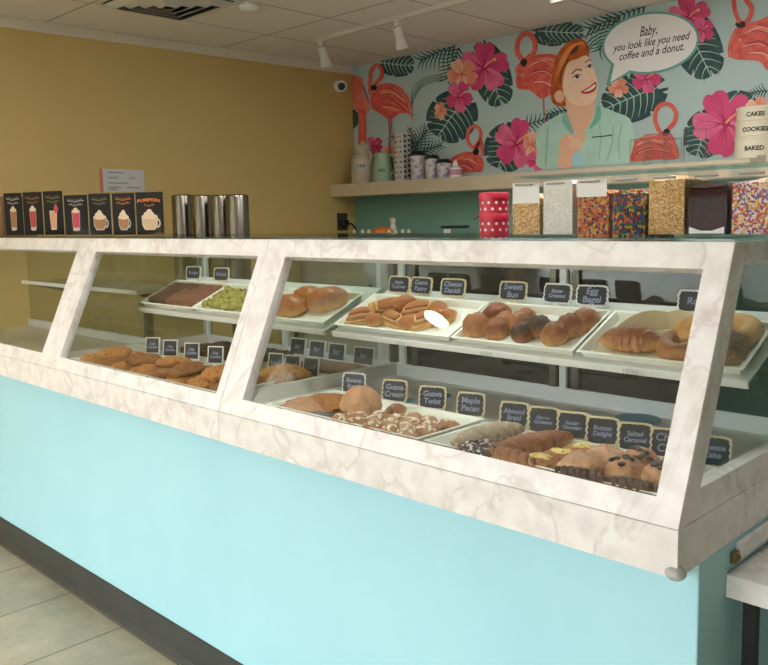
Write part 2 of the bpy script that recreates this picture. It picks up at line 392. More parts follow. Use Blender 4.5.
# tilted pastry shelves
TILT = math.atan(.45); SY, SZ = 1.745, 1.050          # front edge of the shelf's upper face
def shelf_pt(y): return SZ+(y-SY)*.45
def tilted_shelf(x0, x1, par):
    M = Matrix.Translation((0, SY, SZ)) @ Matrix.Rotation(TILT, 4, 'X')
    s = MB(); s.box(x0, x1, 0, .29, -.006, 0, mat('grey_white_shelf', (206, 206, 200), .35), M); s.box(x0, x1, -.005, .002, -.016, .003, WHITE, M)
    return s.build('shelf', par, bevel=.0015)
MID, RGT = cases['middle'], cases['right']
SHM = tilted_shelf(-3.178, -2.0, MID); SHR = tilted_shelf(-1.965, -.665, RGT)
for par, xs in ((SHM, (-3.1, -2.1)), (SHR, (-1.93, -1.3, -.72))):
    for x in xs:
        b = MB(); b.prism([(YB-.012, shelf_pt(2.03)-.03), (YB-.012, shelf_pt(2.03)-.10), (1.80, shelf_pt(1.80)-.025), (1.80, shelf_pt(1.80)-.012)], 'x', x-.004, x+.004, ALU); b.build('shelf_bracket', par)
for x in (-1.655, -1.345, -.93):
    for dx in (-.011, .011):
        k = MB(); k.tube([(x+dx-.006, SY-.008, SZ-.012), (x+dx-.004, SY-.011, SZ-.002), (x+dx+.004, SY-.011, SZ-.002), (x+dx+.006, SY-.008, SZ-.012)], .0022, ALU, 6); k.build('price_clip', SHR, smooth=60)
# flat empty shelf in the far left case
s = MB(); s.box(-4.385, -3.205, 1.75, 2.04, 1.110, 1.117, glass('shelf_glass', (196, 206, 196), 1.5, 0, .2)); s.box(-4.385, -3.205, 1.744, 1.7495, 1.104, 1.121, ALU); GSH = s.build('glass_shelf', cases['left'])
for x in (-4.37, -3.23):
    b = MB(); b.prism([(2.045, 1.104), (2.045, 1.03), (2.0, 1.04), (1.78, 1.095), (1.78, 1.104)], 'x', x-.004, x+.004, STEELD); b.build('shelf_bracket', GSH)

# flap shelf on the counter's right end
t = thing('flap_shelf', 'white marble flap shelf on black leg at the counter\'s right end', 'shelf', (XR+.3, 1.75, FL))
MB().box(XR+.001, XR+.75, 1.555, YB, .66, .706, MARB).build('shelf_top', t, bevel=.002)
MB().box(XR+.001, XR+.012, 1.60, YB, .725, .757, MARB).build('wall_cleat', t)
h = MB(); h.box(XR+.001, XR+.010, 1.575, 1.595, .722, .745, mat('brass', (150, 128, 84), .35, metal=.9)); h.blob((XR+.012, 1.585, .734), (.005, .006, .006), mat('brass', (150, 128, 84)), 10, 6); h.build('hinge', t)
MB().box(XR+.023, XR+.046, 1.585, 1.612, FL, .6595, BLACK).build('leg', t)
# the wing of panel behind the flap
struct(MB().box(XR+.0, XR+1.3, YB-.1, YB, FL, .65, mat('grey_green_panel', (120, 142, 138), .6)).build('wall_low'))

# ================================================================== TRAYS, TAGS
def tray_mesh(par, w, d, h=.022, m=TRAYW, lip=.006):
    """open tray, local coordinates, base centred on the origin; flared rim"""
    fl = .008; th = .002
    def ring(ix, z): return [(-w/2+ix, -d/2+ix, z), (w/2-ix, -d/2+ix, z), (w/2-ix, d/2-ix, z), (-w/2+ix, d/2-ix, z)]
    L = [ring(fl+lip, 0), ring(lip, h-th), ring(0, h-th), ring(0, h), ring(lip+th, h), ring(fl+lip+th, th*1.5)]
    vs = [p for r in L for p in r]; fs = []
    for j in range(len(L)-1):
        for i in range(4):
            k = (i+1) % 4; fs.append((j*4+i, j*4+k, (j+1)*4+k, (j+1)*4+i))
    fs += [(3, 2, 1, 0), (20, 21, 22, 23)]
    b = MB(); b.add(vs, fs, m); o = b.build('tray_body', None, (0, 0, 0), bevel=.0012); o.parent = par; return o
def make_tray(label, loc, w, d, tilt=0., h=.022, group=None, liner=None):
    """tray = thing with a body (and a paper liner)"""
    t = thing('pastry_tray', label, 'tray', loc, group, (tilt, 0, 0), True)
    tray_mesh(t, w, d, h).name = 'tray_body'
    if liner:
        li = MB(); nx, ny = 12, 6; W, D = w-.05, d-.05
        vs = [(-W/2+W*i/nx, -D/2+D*j/ny, .0042+.0016*noise.noise(Vector((i*.9, j*.9, w*50)))) for j in range(ny+1) for i in range(nx+1)]
        li.add(vs, [(j*(nx+1)+i, j*(nx+1)+i+1, (j+1)*(nx+1)+i+1, (j+1)*(nx+1)+i) for j in range(ny) for i in range(nx)], liner)
        o = li.build('paper_liner', None, (0, 0, 0), smooth=60); o.parent = t
    return t
def on_tray(t, u, v, h=.0035):
    if t.rotation_euler.x > .1: v = v*.72+.004; h += .001      # the upper trays are shallow
    return t.matrix_basis @ Vector((u, v, h))
TD = .205
def shelf_tray(label, x0, x1, liner=None):
    w = x1-x0; M = Matrix.Translation((0, SY, SZ)) @ Matrix.Rotation(TILT, 4, 'X')
    p = M @ Vector(((x0+x1)/2, TD/2+.006, .0008))
    return make_tray(label, p, w, TD, TILT, .024, 'white pastry trays on the upper shelves', liner)
PAPER = mat('parchment_paper', (216, 200, 160), .7, (206, 188, 146), 14)
TR1 = shelf_tray('white tray of chocolate squares at the left end of upper shelf', -3.172, -2.775)
TR2 = shelf_tray('white upper tray full of green pistachio bites', -2.770, -2.385)
TR3 = shelf_tray('white upper tray with three glossy loaves, beside the marble post', -2.38, -2.003)
TR4 = shelf_tray('white upper tray heaped with golden folded turnovers', -1.957, -1.478)
TR5 = shelf_tray('white upper tray with round dark-topped buns in clusters', -1.472, -1.083)
TR6 = shelf_tray('white upper tray at the right end with a big croissant and bagels', -1.076, -.675, PAPER)
LZ = .8655
def deck_tray(label, x0, x1, ya, yb, liner=None, h=.026):
    return make_tray(label, ((x0+x1)/2, (ya+yb)/2, LZ), x1-x0, yb-ya, 0, h, 'white trays on the lower decks', liner)
TRC = deck_tray('white lower tray of brown slab pastry and sugar-pearl clusters', -1.86, -1.283, 1.396, 1.655)
TRR = deck_tray('white lower tray of twists, danishes and dotted buns at right', -1.265, -.672, 1.396, 1.629)
TRK = deck_tray('white lower tray under the large brown cookies', -3.10, -2.10, 1.396, 1.655)
TRB = deck_tray('white lower tray of dark brownies behind the cookies', -2.93, -2.42, 1.74, 2.0)
TRP = deck_tray('lower tray with brown crumb pastry seen through the partition', -2.35, -2.02, 1.80, 2.02)

TAG_N = {}
def make_tag(label, loc, text, w=.088, h=.062, rz=0., white=False, group='chalkboard price tags', shape='wavy', size=None, z0=.018):
    """little chalkboard plaque with scalloped border on a forked clip foot"""
    t = thing('chalkboard_tag', label, 'tag', loc, group, (-.18, 0, rz), True)
    bd = TAGW if white else TAGB
    def outline(W, H, wav):
        P = []
        n = 48
        for i in range(n):
            a = 2*PI*i/n; ca, sa = math.cos(a), math.sin(a)
            k = 1/max(abs(ca), abs(sa)); x, z = ca*k*W/2, sa*k*H/2
            if wav:
                if abs(sa) > abs(ca): z += math.copysign(.0035*math.cos(3*PI*x/(W/2)), sa)
                else: x += math.copysign(.0035*math.cos(2*PI*z/(H/2)), ca)
                if abs(abs(ca)-abs(sa)) < .13: x *= .95; z *= .95
            P.append((x, z))
        return P
    pl = MB(); pl.prism([(x, z+z0+h/2) for x, z in outline(w, h, shape == 'wavy')], 'y', -.002, .003, bd); o = pl.build('border', None, (0, 0, 0)); o.parent = t
    sb = MB(); sb.prism([(x, z+z0+h/2) for x, z in outline(w-.009, h-.009, shape == 'wavy')], 'y', -.0032, -.0015, SLATE); cbd = sb.build('chalkboard', None, (0, 0, 0)); cbd.parent = t
    if text:
        n = max(len(q) for q in text.split('\n')); sz = size or min(.024, (w-.014)/(n*.56))
        vs, fs = text_geo(text, sz, .12, 'CENTER', .0006, .95)
        wr = MB(); wr.add([(x, -.0036, z0+h/2+y) for x, y, _ in vs], fs, CHALK); o = wr.build('chalk_lettering', None, (0, 0, 0)); o.parent = cbd
    st = MB()
    st.prism([(-.016, 0), (-.012, z0*.55), (-.004, z0), (.004, z0), (.012, z0*.55), (.016, 0), (.008, 0), (.004, z0*.4), (-.004, z0*.4), (-.008, 0)], 'y', -.004, .006, bd)
    o = st.build('clip_foot', None, (0, 0, 0), bevel=.001); o.parent = t
    return t
# lower row, right case
low = [(-1.80, 'Banana\nBread'), (-1.63, 'Guava\nCream'), (-1.485, 'Guava\nTwist'), (-1.352, 'Maple\nPecan'), (-1.198, 'Almond\nBraid'), (-1.112, 'Cheese\nCroissant'),
       (-1.032, 'Double\nChocolate'), (-.953, 'Boston\nDelight'), (-.872, 'Salted\nCaramel'), (-.795, 'Choc\nChip'), (-.70, 'Cheese\nCake')]
for i, (x, tx) in enumerate(low):
    yy = 1.675 if i < 4 else 1.655
    make_tag('%s chalkboard tag, %s on the right case\'s lower deck' % ('white-bordered' if i == 0 else 'cream-bordered', ORD[i]), (x, yy, LZ), tx,
             .074 if i < 4 else .070, .060, random.uniform(.25, .45), white=(i == 0), group='chalkboard tags on the lower deck')
# upper row, right case: in front of the rear doors, on the back of the shelf
for i, (px, py, tx, wh) in enumerate([(398, 296, 'Apple\nTurnover', 0), (420, 298, 'Guava\nPastry', 0), (452, 301, 'Cheese\nDanish', 0), (512, 306, 'Sweet\nBun', 0), (556, 309, 'Butter\nCroissant', 1), (591, 311, 'Egg\nBagel', 1), (694, 324, 'Roll', 1)]):
    p = ony(px, py, 1.955)
    make_tag('%s chalkboard tag, %s on the right case\'s upper shelf' % ('white-bordered' if wh else 'cream-bordered', ORD[i]), (p.x, 1.955, shelf_pt(1.955)+.001), tx,
             .084 if i < 6 else .08, .052, random.uniform(.0, .2), white=bool(wh), group='chalkboard tags on the upper shelf')
for i, px in enumerate((193, 221)):
    p = ony(px, 283, 1.955)
    make_tag('chalkboard tag, %s of two behind the chocolate squares tray' % ['left', 'right'][i], (p.x, 1.955, shelf_pt(1.955)+.001), 'Fudge' if i == 0 else 'Nuts', .066, .052, .5, white=(i == 0), group='chalkboard tags on the upper shelf')
for i, (x, y) in enumerate([(-2.985, 1.684), (-2.86, 1.689), (-2.725, 1.70), (-2.575, 1.706)]):
    make_tag('white-bordered chalkboard tag, %s of four behind the big cookies' % ORD[i], (x, y, LZ), 'Oat\nCookie', .062, .066, .55, white=True, shape='plain', group='chalkboard tags among the cookies')
for i, (x, y) in enumerate([(-2.50, 2.032), (-2.385, 2.032), (-2.275, 2.032), (-2.13, 2.032)]):
    make_tag('white-bordered chalkboard tag, %s of four at the middle case\'s rear' % ORD[i], (x, y, LZ), 'Bar', .082 if i < 3 else .095, .066, .1, white=True, shape='plain', group='chalkboard tags seen through the partition')
for i, (x, y) in enumerate([(-2.27, 1.745), (-2.19, 1.755), (-2.105, 1.765)]):
    make_tag('white-bordered chalkboard tag, %s of three beside the brown loaf bun' % ORD[i], (x, y, LZ), 'Loaf', .062, .066, .3, white=True, shape='plain', group='chalkboard tags seen through the partition')

# ================================================================== PASTRIES
def baked(name, top, side, spots, rough=.45, scale=70, bump=.5, lo=.0, hi=.5, k=.55, size=.02, coat=0.):
    """crust: paler flanks rising to a browner top (height inside the piece), with finely mottled spots"""
    if name in MATS: return MATS[name]
    m, n, out = nt(name); N = n.nodes; L = n.links
    b = N.new('ShaderNodeBsdfPrincipled'); L.new(b.outputs[0], out.inputs[0]); b.inputs['Roughness'].default_value = rough; b.inputs['Coat Weight'].default_value = coat
    b.inputs['Specular IOR Level'].default_value = .35
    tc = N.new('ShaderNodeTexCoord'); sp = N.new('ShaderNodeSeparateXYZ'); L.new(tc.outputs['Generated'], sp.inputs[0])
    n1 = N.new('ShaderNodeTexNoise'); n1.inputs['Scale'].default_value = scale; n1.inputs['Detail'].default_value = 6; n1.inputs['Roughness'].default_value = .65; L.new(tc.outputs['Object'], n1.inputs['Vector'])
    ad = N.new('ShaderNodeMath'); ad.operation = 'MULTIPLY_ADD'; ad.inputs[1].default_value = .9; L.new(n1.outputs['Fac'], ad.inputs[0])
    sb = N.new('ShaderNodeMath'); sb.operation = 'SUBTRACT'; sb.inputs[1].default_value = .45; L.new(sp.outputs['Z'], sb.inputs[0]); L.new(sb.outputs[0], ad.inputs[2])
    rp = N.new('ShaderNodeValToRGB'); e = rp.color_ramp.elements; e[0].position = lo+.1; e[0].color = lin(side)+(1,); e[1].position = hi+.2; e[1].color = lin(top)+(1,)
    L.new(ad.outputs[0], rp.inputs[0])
    n2 = N.new('ShaderNodeTexNoise'); n2.inputs['Scale'].default_value = scale*1.7; n2.inputs['Detail'].default_value = 5; L.new(tc.outputs['Object'], n2.inputs['Vector'])
    r2 = N.new('ShaderNodeValToRGB'); e = r2.color_ramp.elements; e[0].position = .52; e[0].color = (0, 0, 0, 1); e[1].position = .68; e[1].color = (k, k, k, 1); L.new(n2.outputs['Fac'], r2.inputs[0])
    mx = N.new('ShaderNodeMix'); mx.data_type = 'RGBA'; L.new(r2.outputs[0], mx.inputs[0]); L.new(rp.outputs[0], mx.inputs[6]); mx.inputs[7].default_value = lin(spots)+(1,)
    L.new(mx.outputs[2], b.inputs['Base Color'])
    bp = N.new('ShaderNodeBump'); bp.inputs['Strength'].default_value = bump; bp.inputs['Distance'].default_value = .006; L.new(n1.outputs['Fac'], bp.inputs['Height']); L.new(bp.outputs[0], b.inputs['Normal'])
    MATS[name] = m; return m
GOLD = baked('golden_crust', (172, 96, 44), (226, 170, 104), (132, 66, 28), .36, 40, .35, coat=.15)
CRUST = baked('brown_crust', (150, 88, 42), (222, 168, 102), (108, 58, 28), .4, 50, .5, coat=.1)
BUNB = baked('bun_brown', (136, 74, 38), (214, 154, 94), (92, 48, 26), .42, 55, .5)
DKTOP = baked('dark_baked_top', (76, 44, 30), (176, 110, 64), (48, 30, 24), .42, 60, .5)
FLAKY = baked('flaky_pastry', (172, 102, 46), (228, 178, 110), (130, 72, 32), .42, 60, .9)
PALE = mat('pale_dough', (232, 196, 140), .5, (212, 160, 98), 50, bump=.4)
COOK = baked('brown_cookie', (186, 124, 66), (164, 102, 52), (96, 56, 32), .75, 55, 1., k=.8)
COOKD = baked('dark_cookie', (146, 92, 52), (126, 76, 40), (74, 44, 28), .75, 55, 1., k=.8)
CHIP = mat('chocolate', (58, 34, 26), .35)
BROWNIE = mat('brownie_chocolate', (98, 62, 46), .65, (66, 40, 30), 90, bump=.8, bscale=140)
BROWN2 = mat('reddish_brownie', (142, 90, 64), .65, (100, 60, 42), 90, bump=.8, bscale=140)
PIST = mat('pistachio_green', (188, 178, 92), .75, (138, 128, 56), 130, bump=.8, bscale=200)
SUGAR = mat('sugar_dusting', (232, 224, 212), .8, (196, 180, 160), 40, bump=.4)
CUST = mat('yellow_custard', (236, 214, 128), .4, (222, 190, 92), 60)
ALM = mat('almond_pearls', (238, 222, 200), .6)

def local_thing(name, label, cat, group):
    return thing(name, label, cat, (0, 0, 0), group, (0, 0, 0), True)
def pbuild(mb, name, par, smooth=60):
    o = mb.build(name, None, (0, 0, 0), smooth=smooth); o.parent = par; return o
def croissant_mesh(L=.15, W=.06, H=.05, bend=.35, seed=0, m=GOLD):
    b = MB(); n = 44; u = 18; vs = []; fs = []
    for i in range(n+1):
        s = i/n*2-1
        env = max(.06, (1-abs(s)**2.2))**.75
        ridge = 1-.16*abs(math.sin(s*PI*3.5))**6-.05*math.cos(s*PI*7)
        a = s*bend*1.6
        cx, cy = math.sin(a)*L/2/max(.3, math.sin(bend*1.6)), -(1-math.cos(a))*L*.8
        for k in range(u):
            q = 2*PI*k/u; rr = env*ridge*(1+.06*noise.noise(Vector((s*4, q, seed*5.))))
            y = math.cos(q)*W/2*rr; z = math.sin(q)*H/2*rr
            if z < -H*.3: z = -H*.3
            vs.append((cx-math.sin(a)*y*-1, cy+math.cos(a)*y, z+H*.3))
    for i in range(n):
        for k in range(u):
            l = (k+1) % u; fs.append((i*u+k, i*u+l, (i+1)*u+l, (i+1)*u+k))
    fs += [tuple(range(u)), tuple(n*u+k for k in range(u))]
    b.add(vs, fs, m); return b
def bun_mesh(rx=.04, ry=.038, rz=.032, seed=0, m=CRUST, crease=True):
    b = MB()
    fn = (lambda d: 1-.13*abs(math.sin(2*math.atan2(d.y, d.x)+seed))**6*max(0, d.z)*(1-d.z**2)**.8*1.6) if crease else None
    b.blob((0, 0, rz*.55), (rx, ry, rz), m, 26, 16, .10, 26, .55, seed=seed, fn=fn); return b
def twist_mesh(L=.19, r=.02, turns=3.5, m=CRUST, seed=0):
    b = MB()
    for ph in (0, PI):
        pts = []
        n = 60
        for i in range(n+1):
            s = i/n; a = s*turns*2*PI+ph; e = math.sin(PI*min(1, max(0, s*.96+.02)))**.35
            pts.append((L*(s-.5), math.cos(a)*r*.55*e, r*.95+math.sin(a)*r*.45*e))
        b.tube(pts, lambda s: r*.62*max(.25, math.sin(PI*min(1, max(0, s*.96+.02)))**.4), m, 12)
    return b
def cookie_mesh(r=.06, h=.02, seed=0, m=COOK):
    b = MB(); b.blob((0, 0, h*.45), (r, r*.95, h), m, 32, 10, .16, 34, .45, seed=seed); return b
def bagel_mesh(R=.036, r=.022, m=CRUST, seed=0):
    b = MB(); n, u = 32, 14; vs = []; fs = []
    for i in range(n):
        a = 2*PI*i/n
        for k in range(u):
            q = 2*PI*k/u; rr = r*(1+.08*noise.noise(Vector((math.cos(a)*2, math.sin(a)*2, q+seed))))
            x = R+math.cos(q)*rr; z = max(-.7*r, math.sin(q)*rr)+.7*r
            vs.append((math.cos(a)*x, math.sin(a)*x, z))
    for i in range(n):
        for k in range(u):
            j, l = (i+1) % n, (k+1) % u; fs.append((i*u+k, j*u+k, j*u+l, i*u+l))
    b.add(vs, fs, m); return b
def bar_mesh(l, w, h, m, seed=0):
    b = MB(); nx, ny = 8, 6; vs = []; fs = []
    for j in range(ny+1):
        for i in range(nx+1):
            x, y = l*(i/nx-.5), w*(j/ny-.5); e = (i in (0, nx)) or (j in (0, ny))
            vs.append((x, y, h*(.82 if e else 1)+h*.16*noise.noise(Vector((x*60, y*60, seed)))))
    N0 = len(vs)
    for j in range(ny+1):
        for i in range(nx+1): vs.append((l*(i/nx-.5), w*(j/ny-.5), 0))
    W = nx+1
    for j in range(ny):
        for i in range(nx):
            a = j*W+i; fs.append((a, a+1, a+W+1, a+W)); fs.append((N0+a, N0+a+W, N0+a+W+1, N0+a+1))
    rim = [i for i in range(W)]+[j*W+nx for j in range(1, ny+1)]+[ny*W+i for i in range(nx-1, -1, -1)]+[j*W for j in range(ny-1, 0, -1)]
    for a, c in zip(rim, rim[1:]+rim[:1]): fs.append((a, N0+a, N0+c, c))
    b.add(vs, fs, m); return b
def turnover_mesh(l=.12, w=.055, h=.035, seed=0, m=FLAKY):
    """folded rectangle of layered dough, open layers at the cut end"""
    b = MB()
    for k in range(5):
        f = 1-.1*k; z0 = h*k/5
        vs = []; fs = []; n = 12; u = 12
        for i in range(n+1):
            s = i/n-.5
            for q in range(u):
                a = 2*PI*q/u
                rr = 1+.06*noise.noise(Vector((s*5, a, seed*3+k)))
                cs, sn = math.cos(a), math.sin(a)
                y = math.copysign(abs(cs)**.6, cs)*w/2*f*rr*(1-.25*abs(s*2)**4); z = math.copysign(abs(sn)**.6, sn)*h/7
                vs.append((s*l*f, y, z0+h/7+z+.006*math.cos(s*PI)*k/4))
        for i in range(n):
            for q in range(u):
                g = (q+1) % u; fs.append((i*u+q, i*u+g, (i+1)*u+g, (i+1)*u+q))
        fs += [tuple(range(u)), tuple(n*u+q for q in range(u))]
        b.add(vs, fs, m if k % 2 == 0 else PALE)
    return b

def place_many(protos, spots, names):
    pass
def put(o, p, rz=0., tilt=0., s=1., extra=(0, 0, 0)):
    o.rotation_mode = 'XYZ'
    M = Matrix.Rotation(tilt, 4, 'X') @ Matrix.Rotation(rz, 4, 'Z') @ Euler(extra).to_matrix().to_4x4()
    o.rotation_euler = M.to_euler('XYZ'); o.location = p; o.scale = (s, s, s)
def single(name, label, cat, group, mb, p, rz=0., tilt=0., s=1., extra=(0, 0, 0), smooth=60):
    o = mb.build(name, None, (0, 0, 0), smooth=smooth); tag(o, label, cat, group); put(o, p, rz, tilt, s, extra); return o
PROTO = {}
def clone(key, mk, name, label, cat, group, p, rz=0., tilt=0., s=1., extra=(0, 0, 0)):
    """first of a kind is built, the others are copies sharing its mesh"""
    if key not in PROTO:
        PROTO[key] = mk().build(name, None, (0, 0, 0), smooth=60); o = PROTO[key]
    else:
        o = PROTO[key].copy(); C.objects.link(o)
    tag(o, label, cat, group); put(o, p, rz, tilt, s, extra); return o

# tray 1: three rows of chocolate squares, two shades
g = 'chocolate squares on the upper left tray'
rows = ['front', 'middle', 'back']
for r in range(3):
    for c in range(5):
        dark = c < 2 or (r == 2 and c < 3)
        clone('sq%d' % (dark), lambda: bar_mesh(.070, .056, .026, BROWNIE if dark else BROWN2, 3 if dark else 7), 'brownie',
              '%s chocolate square, %s, %s row of its tray' % ('dark' if dark else 'reddish brown', ORD[c], rows[r]), 'brownie', g,
              on_tray(TR1, -.14+c*.071+random.uniform(-.003, .003), -.065+r*.063, .004), random.uniform(-.08, .08), TILT, 1, (random.uniform(-.07, .07), random.uniform(-.06, .06), 0))
# tray 2: pistachio bites
g = 'green pistachio bites on the upper tray'
k = 0
for j in range(5):
    for i in range(10):
        clone('pis%d' % (k % 3), lambda: MB().blob((0, 0, .010), (.018, .016, .014), PIST, 12, 8, .5, 40, .7, seed=k), 'pistachio_bite',
              'small green pistachio bite heaped on the white upper tray', 'pastry', g,
              on_tray(TR2, -.158+i*.035+random.uniform(-.006, .006), -.08+j*.038+random.uniform(-.006, .006), .004+random.uniform(0, .006)), random.uniform(0, 6), TILT); k += 1
# tray 3: three glossy loaves
for (u, v, rz, s, lb) in [(-.055, -.055, .15, 1.0, 'front glossy brown loaf on the tray beside the marble post'), (.085, .03, .35, 1.05, 'right-hand glossy brown loaf, largest on the tray by the post'), (-.045, .06, .1, .85, 'back glossy brown loaf, half hidden on the tray by the post')]:
    clone('loaf', lambda: MB().blob((0, 0, .026), (.075, .048, .042), GOLD, 30, 18, .08, 26, .6, seed=5, fn=lambda d: 1-.05*max(0, d.z)*abs(math.sin(d.x*8))**4), 'glazed_loaf', lb, 'bread', 'glossy loaves on the upper tray', on_tray(TR3, u, v), rz, TILT, s)
# tray 4: turnovers and rolled croissants
g = 'golden turnovers on the upper tray'
sp4 = [(-.165, -.06, .45, 1, 0, 'long folded turnover at the tray\'s front left'), (-.10, -.075, .2, .9, 0, 'flat turnover lying along the front edge'), (-.095, .02, .9, 1.05, .9, 'upright turnover showing pale cut layers'), (-.045, .045, 1.2, .95, .7, 'dark-edged turnover leaning at the heap\'s back'),
       (-.03, -.05, -.3, .95, .2, 'turnover in the middle of the heap\'s front'), (.04, -.07, .1, .95, 0, 'turnover along the front, right of the middle'), (.02, .03, .5, 1, .1, 'turnover in the middle of the heap'), (.09, .05, -.4, 1, .15, 'turnover on the heap\'s right rear'), (.10, -.03, .7, 1, .1, 'turnover at the heap\'s right front'), (.145, .0, 1.1, .9, 0, 'turnover at the right end of the heap')]
for i, (u, v, rz, s, ex, lb) in enumerate(sp4):
    clone('turn%d' % (i % 2), lambda: turnover_mesh(seed=i) if i % 2 == 0 else croissant_mesh(.13, .06, .05, .12, i, FLAKY), 'golden_turnover', 'golden flaky '+lb+' on the upper tray', 'pastry', g, on_tray(TR4, u, v, .004+(.02 if ex > .5 else 0)), rz, TILT, s*1.02, (ex*.9, ex*.25, 0))
# tray 5: buns as in three clusters
g = 'round buns on the upper tray'
sp5 = [(-.150, -.055, 1.15, 0, 'front left bun of the left cluster'), (-.125, .035, 1.15, 1, 'rear dark bun of the left cluster'), (-.082, -.06, 1.05, 1, 'front right bun of the left cluster'), (-.075, -.005, .95, 0, 'right-hand bun of the left cluster'),
       (-.035, .0, .95, 0, 'bun between the two left clusters'), (-.035, .045, .85, 0, 'small bun at the back of the tray\'s middle'), (.005, -.06, .9, 2, 'blackened small bun at the front middle'), (.035, -.015, 1.0, 2, 'blackened bun behind the front middle one'),
       (.105, -.055, 1.05, 0, 'front bun of the right cluster'), (.125, .005, 1.05, 1, 'middle bun of the right cluster'), (.150, .05, 1.05, 0, 'rear bun of the right cluster')]
for i, (u, v, s, k, lb) in enumerate(sp5):
    clone('bun%d%d' % (k, i % 2), lambda: bun_mesh(.037, .035, .032, i, [CRUST, BUNB, DKTOP][k]), 'round_bun', 'brown round '+lb+' on the bun tray', 'bun', g, on_tray(TR5, u, v), i*1.3, TILT, s)
# tray 6
single('croissant', 'large ridged brown croissant at the front of the right upper tray', 'croissant', None, croissant_mesh(.165, .078, .070, .3, 2, CRUST), on_tray(TR6, -.085, -.045), .05, TILT)
single('bagel', 'brown bagel right of the large croissant, before the post', 'bagel', 'bagels on the right upper tray', bagel_mesh(.036, .023, baked('bagel_brown', (164, 108, 58), (206, 158, 104), (128, 80, 42), .45, 50, .4), 1), on_tray(TR6, .035, -.042), 0, TILT)
single('round_roll', 'pale golden roll behind the bagel on the right upper tray', 'bun', None, bun_mesh(.052, .045, .036, 4, baked('pale_roll', (206, 150, 82), (230, 190, 128), (176, 120, 62), .5, 45, .4), False), on_tray(TR6, .045, .03), 0, TILT)
single('seeded_roll', 'dark seeded roll at the front right end of the upper tray', 'bun', None, bun_mesh(.058, .048, .042, 6, baked('seeded_brown', (130, 82, 46), (178, 126, 74), (214, 186, 140), .6, 110, .8), False), on_tray(TR6, .125, -.05), 0, TILT)
single('bagel', 'pale golden bagel behind the dark seeded roll, seen through the end glass', 'bagel', 'bagels on the right upper tray', bagel_mesh(.040, .026, baked('pale_bagel', (208, 154, 86), (232, 192, 130), (182, 124, 64), .5, 45, .4), 3), on_tray(TR6, .125, .05), 0, TILT)
for (u, v, rz, w, d, lb) in [(-.07, .035, .5, .15, .05, 'folded cream parchment sheet leaning behind the croissant'), (.0, .05, -.25, .13, .05, 'curved cream parchment sheet behind the bagel')]:
    b = MB(); n = 10
    vs = [(w*(i/n-.5), d*.2*math.sin(i/n*PI)+(.012 if j else 0), .003+j*d*(.55+.45*math.sin(i/n*PI))) for j in range(2) for i in range(n+1)]
    vs += [(x, y+.0015, z) for x, y, z in vs]
    W = n+1; fs = []
    for i in range(n):
        fs += [(i, i+1, W+i+1, W+i), (2*W+i, 3*W+i, 3*W+i+1, 2*W+i+1), (i, 2*W+i, 2*W+i+1, i+1), (W+i, W+i+1, 3*W+i+1, 3*W+i)]
    fs += [(0, W, 3*W, 2*W), (n, 2*W+n, 3*W+n, W+n)]
    b.add(vs, fs, PAPER); single('parchment_sheet', lb, 'paper', 'parchment sheets', b, on_tray(TR6, u, v, .006), rz, TILT)

# lower middle case: cookies in two rows, brownies behind
g = 'large brown cookies on the lower tray'
for r, n in ((0, 8), (1, 8)):
    for i in range(n):
        x = -3.02+i*.125+(.05 if r else 0); y = 1.466+r*.112
        if x > -2.13: continue
        dark = (i % 3 == 1)
        clone('ck%d%d' % (dark, i % 2), lambda: cookie_mesh(.066, .027, i, COOKD if dark else COOK), 'cookie',
              '%s cookie, %s in the %s row of the lower tray' % ('dark brown' if dark else 'golden brown', ORD[i], ['front', 'back'][r]), 'cookie', g, (x, y, LZ+.004), i*.9, 0, 1, (.1*math.sin(i*2.), .06, 0))
        if dark is False and r == 0 or i % 2:
            pass
g2 = 'large brown cookies stacked on top'
for i, (x, y) in enumerate([(-2.94, 1.50), (-2.70, 1.49), (-2.56, 1.53), (-2.40, 1.48), (-2.25, 1.51)]):
    clone('ckt%d' % (i % 2), lambda: cookie_mesh(.066, .026, 10+i, COOK if i % 2 == 0 else COOKD), 'cookie', '%s cookie lying on top of the others, %s of the five' % ('golden brown' if i % 2 == 0 else 'dark brown', ORD[i]), 'cookie', g2, (x, y, LZ+.034), i*1.7, 0, 1, (.12, .05, 0))
g = 'dark brownies on the lower rear tray'
for r in range(3):
    for c in range(6):
        clone('br', lambda: bar_mesh(.072, .066, .042, mat('dark_brownie', (96, 56, 42), .65, (60, 34, 28), 90, bump=.8, bscale=140), 4), 'brownie', 'dark brownie behind cookies, %s, %s row' % (ORD[c], rows[r]), 'brownie', g,
              on_tray(TRB, -.195+c*.078, -.075+r*.073, .004), random.uniform(-.05, .05))
single('loaf_bun', 'large brown loaf bun on the middle case\'s lower deck beside the partition', 'bread', None, MB().blob((0, 0, .028), (.095, .07, .04), COOK, 28, 16, .12, 30, .6, seed=3), (-2.13, 1.68, LZ+.001), .2)
single('crumb_slab', 'long flat brown crumb pastry behind the loaf bun, seen through the partition', 'pastry', None, bar_mesh(.26, .16, .03, COOKD, 9), on_tray(TRP, 0, 0, .004))

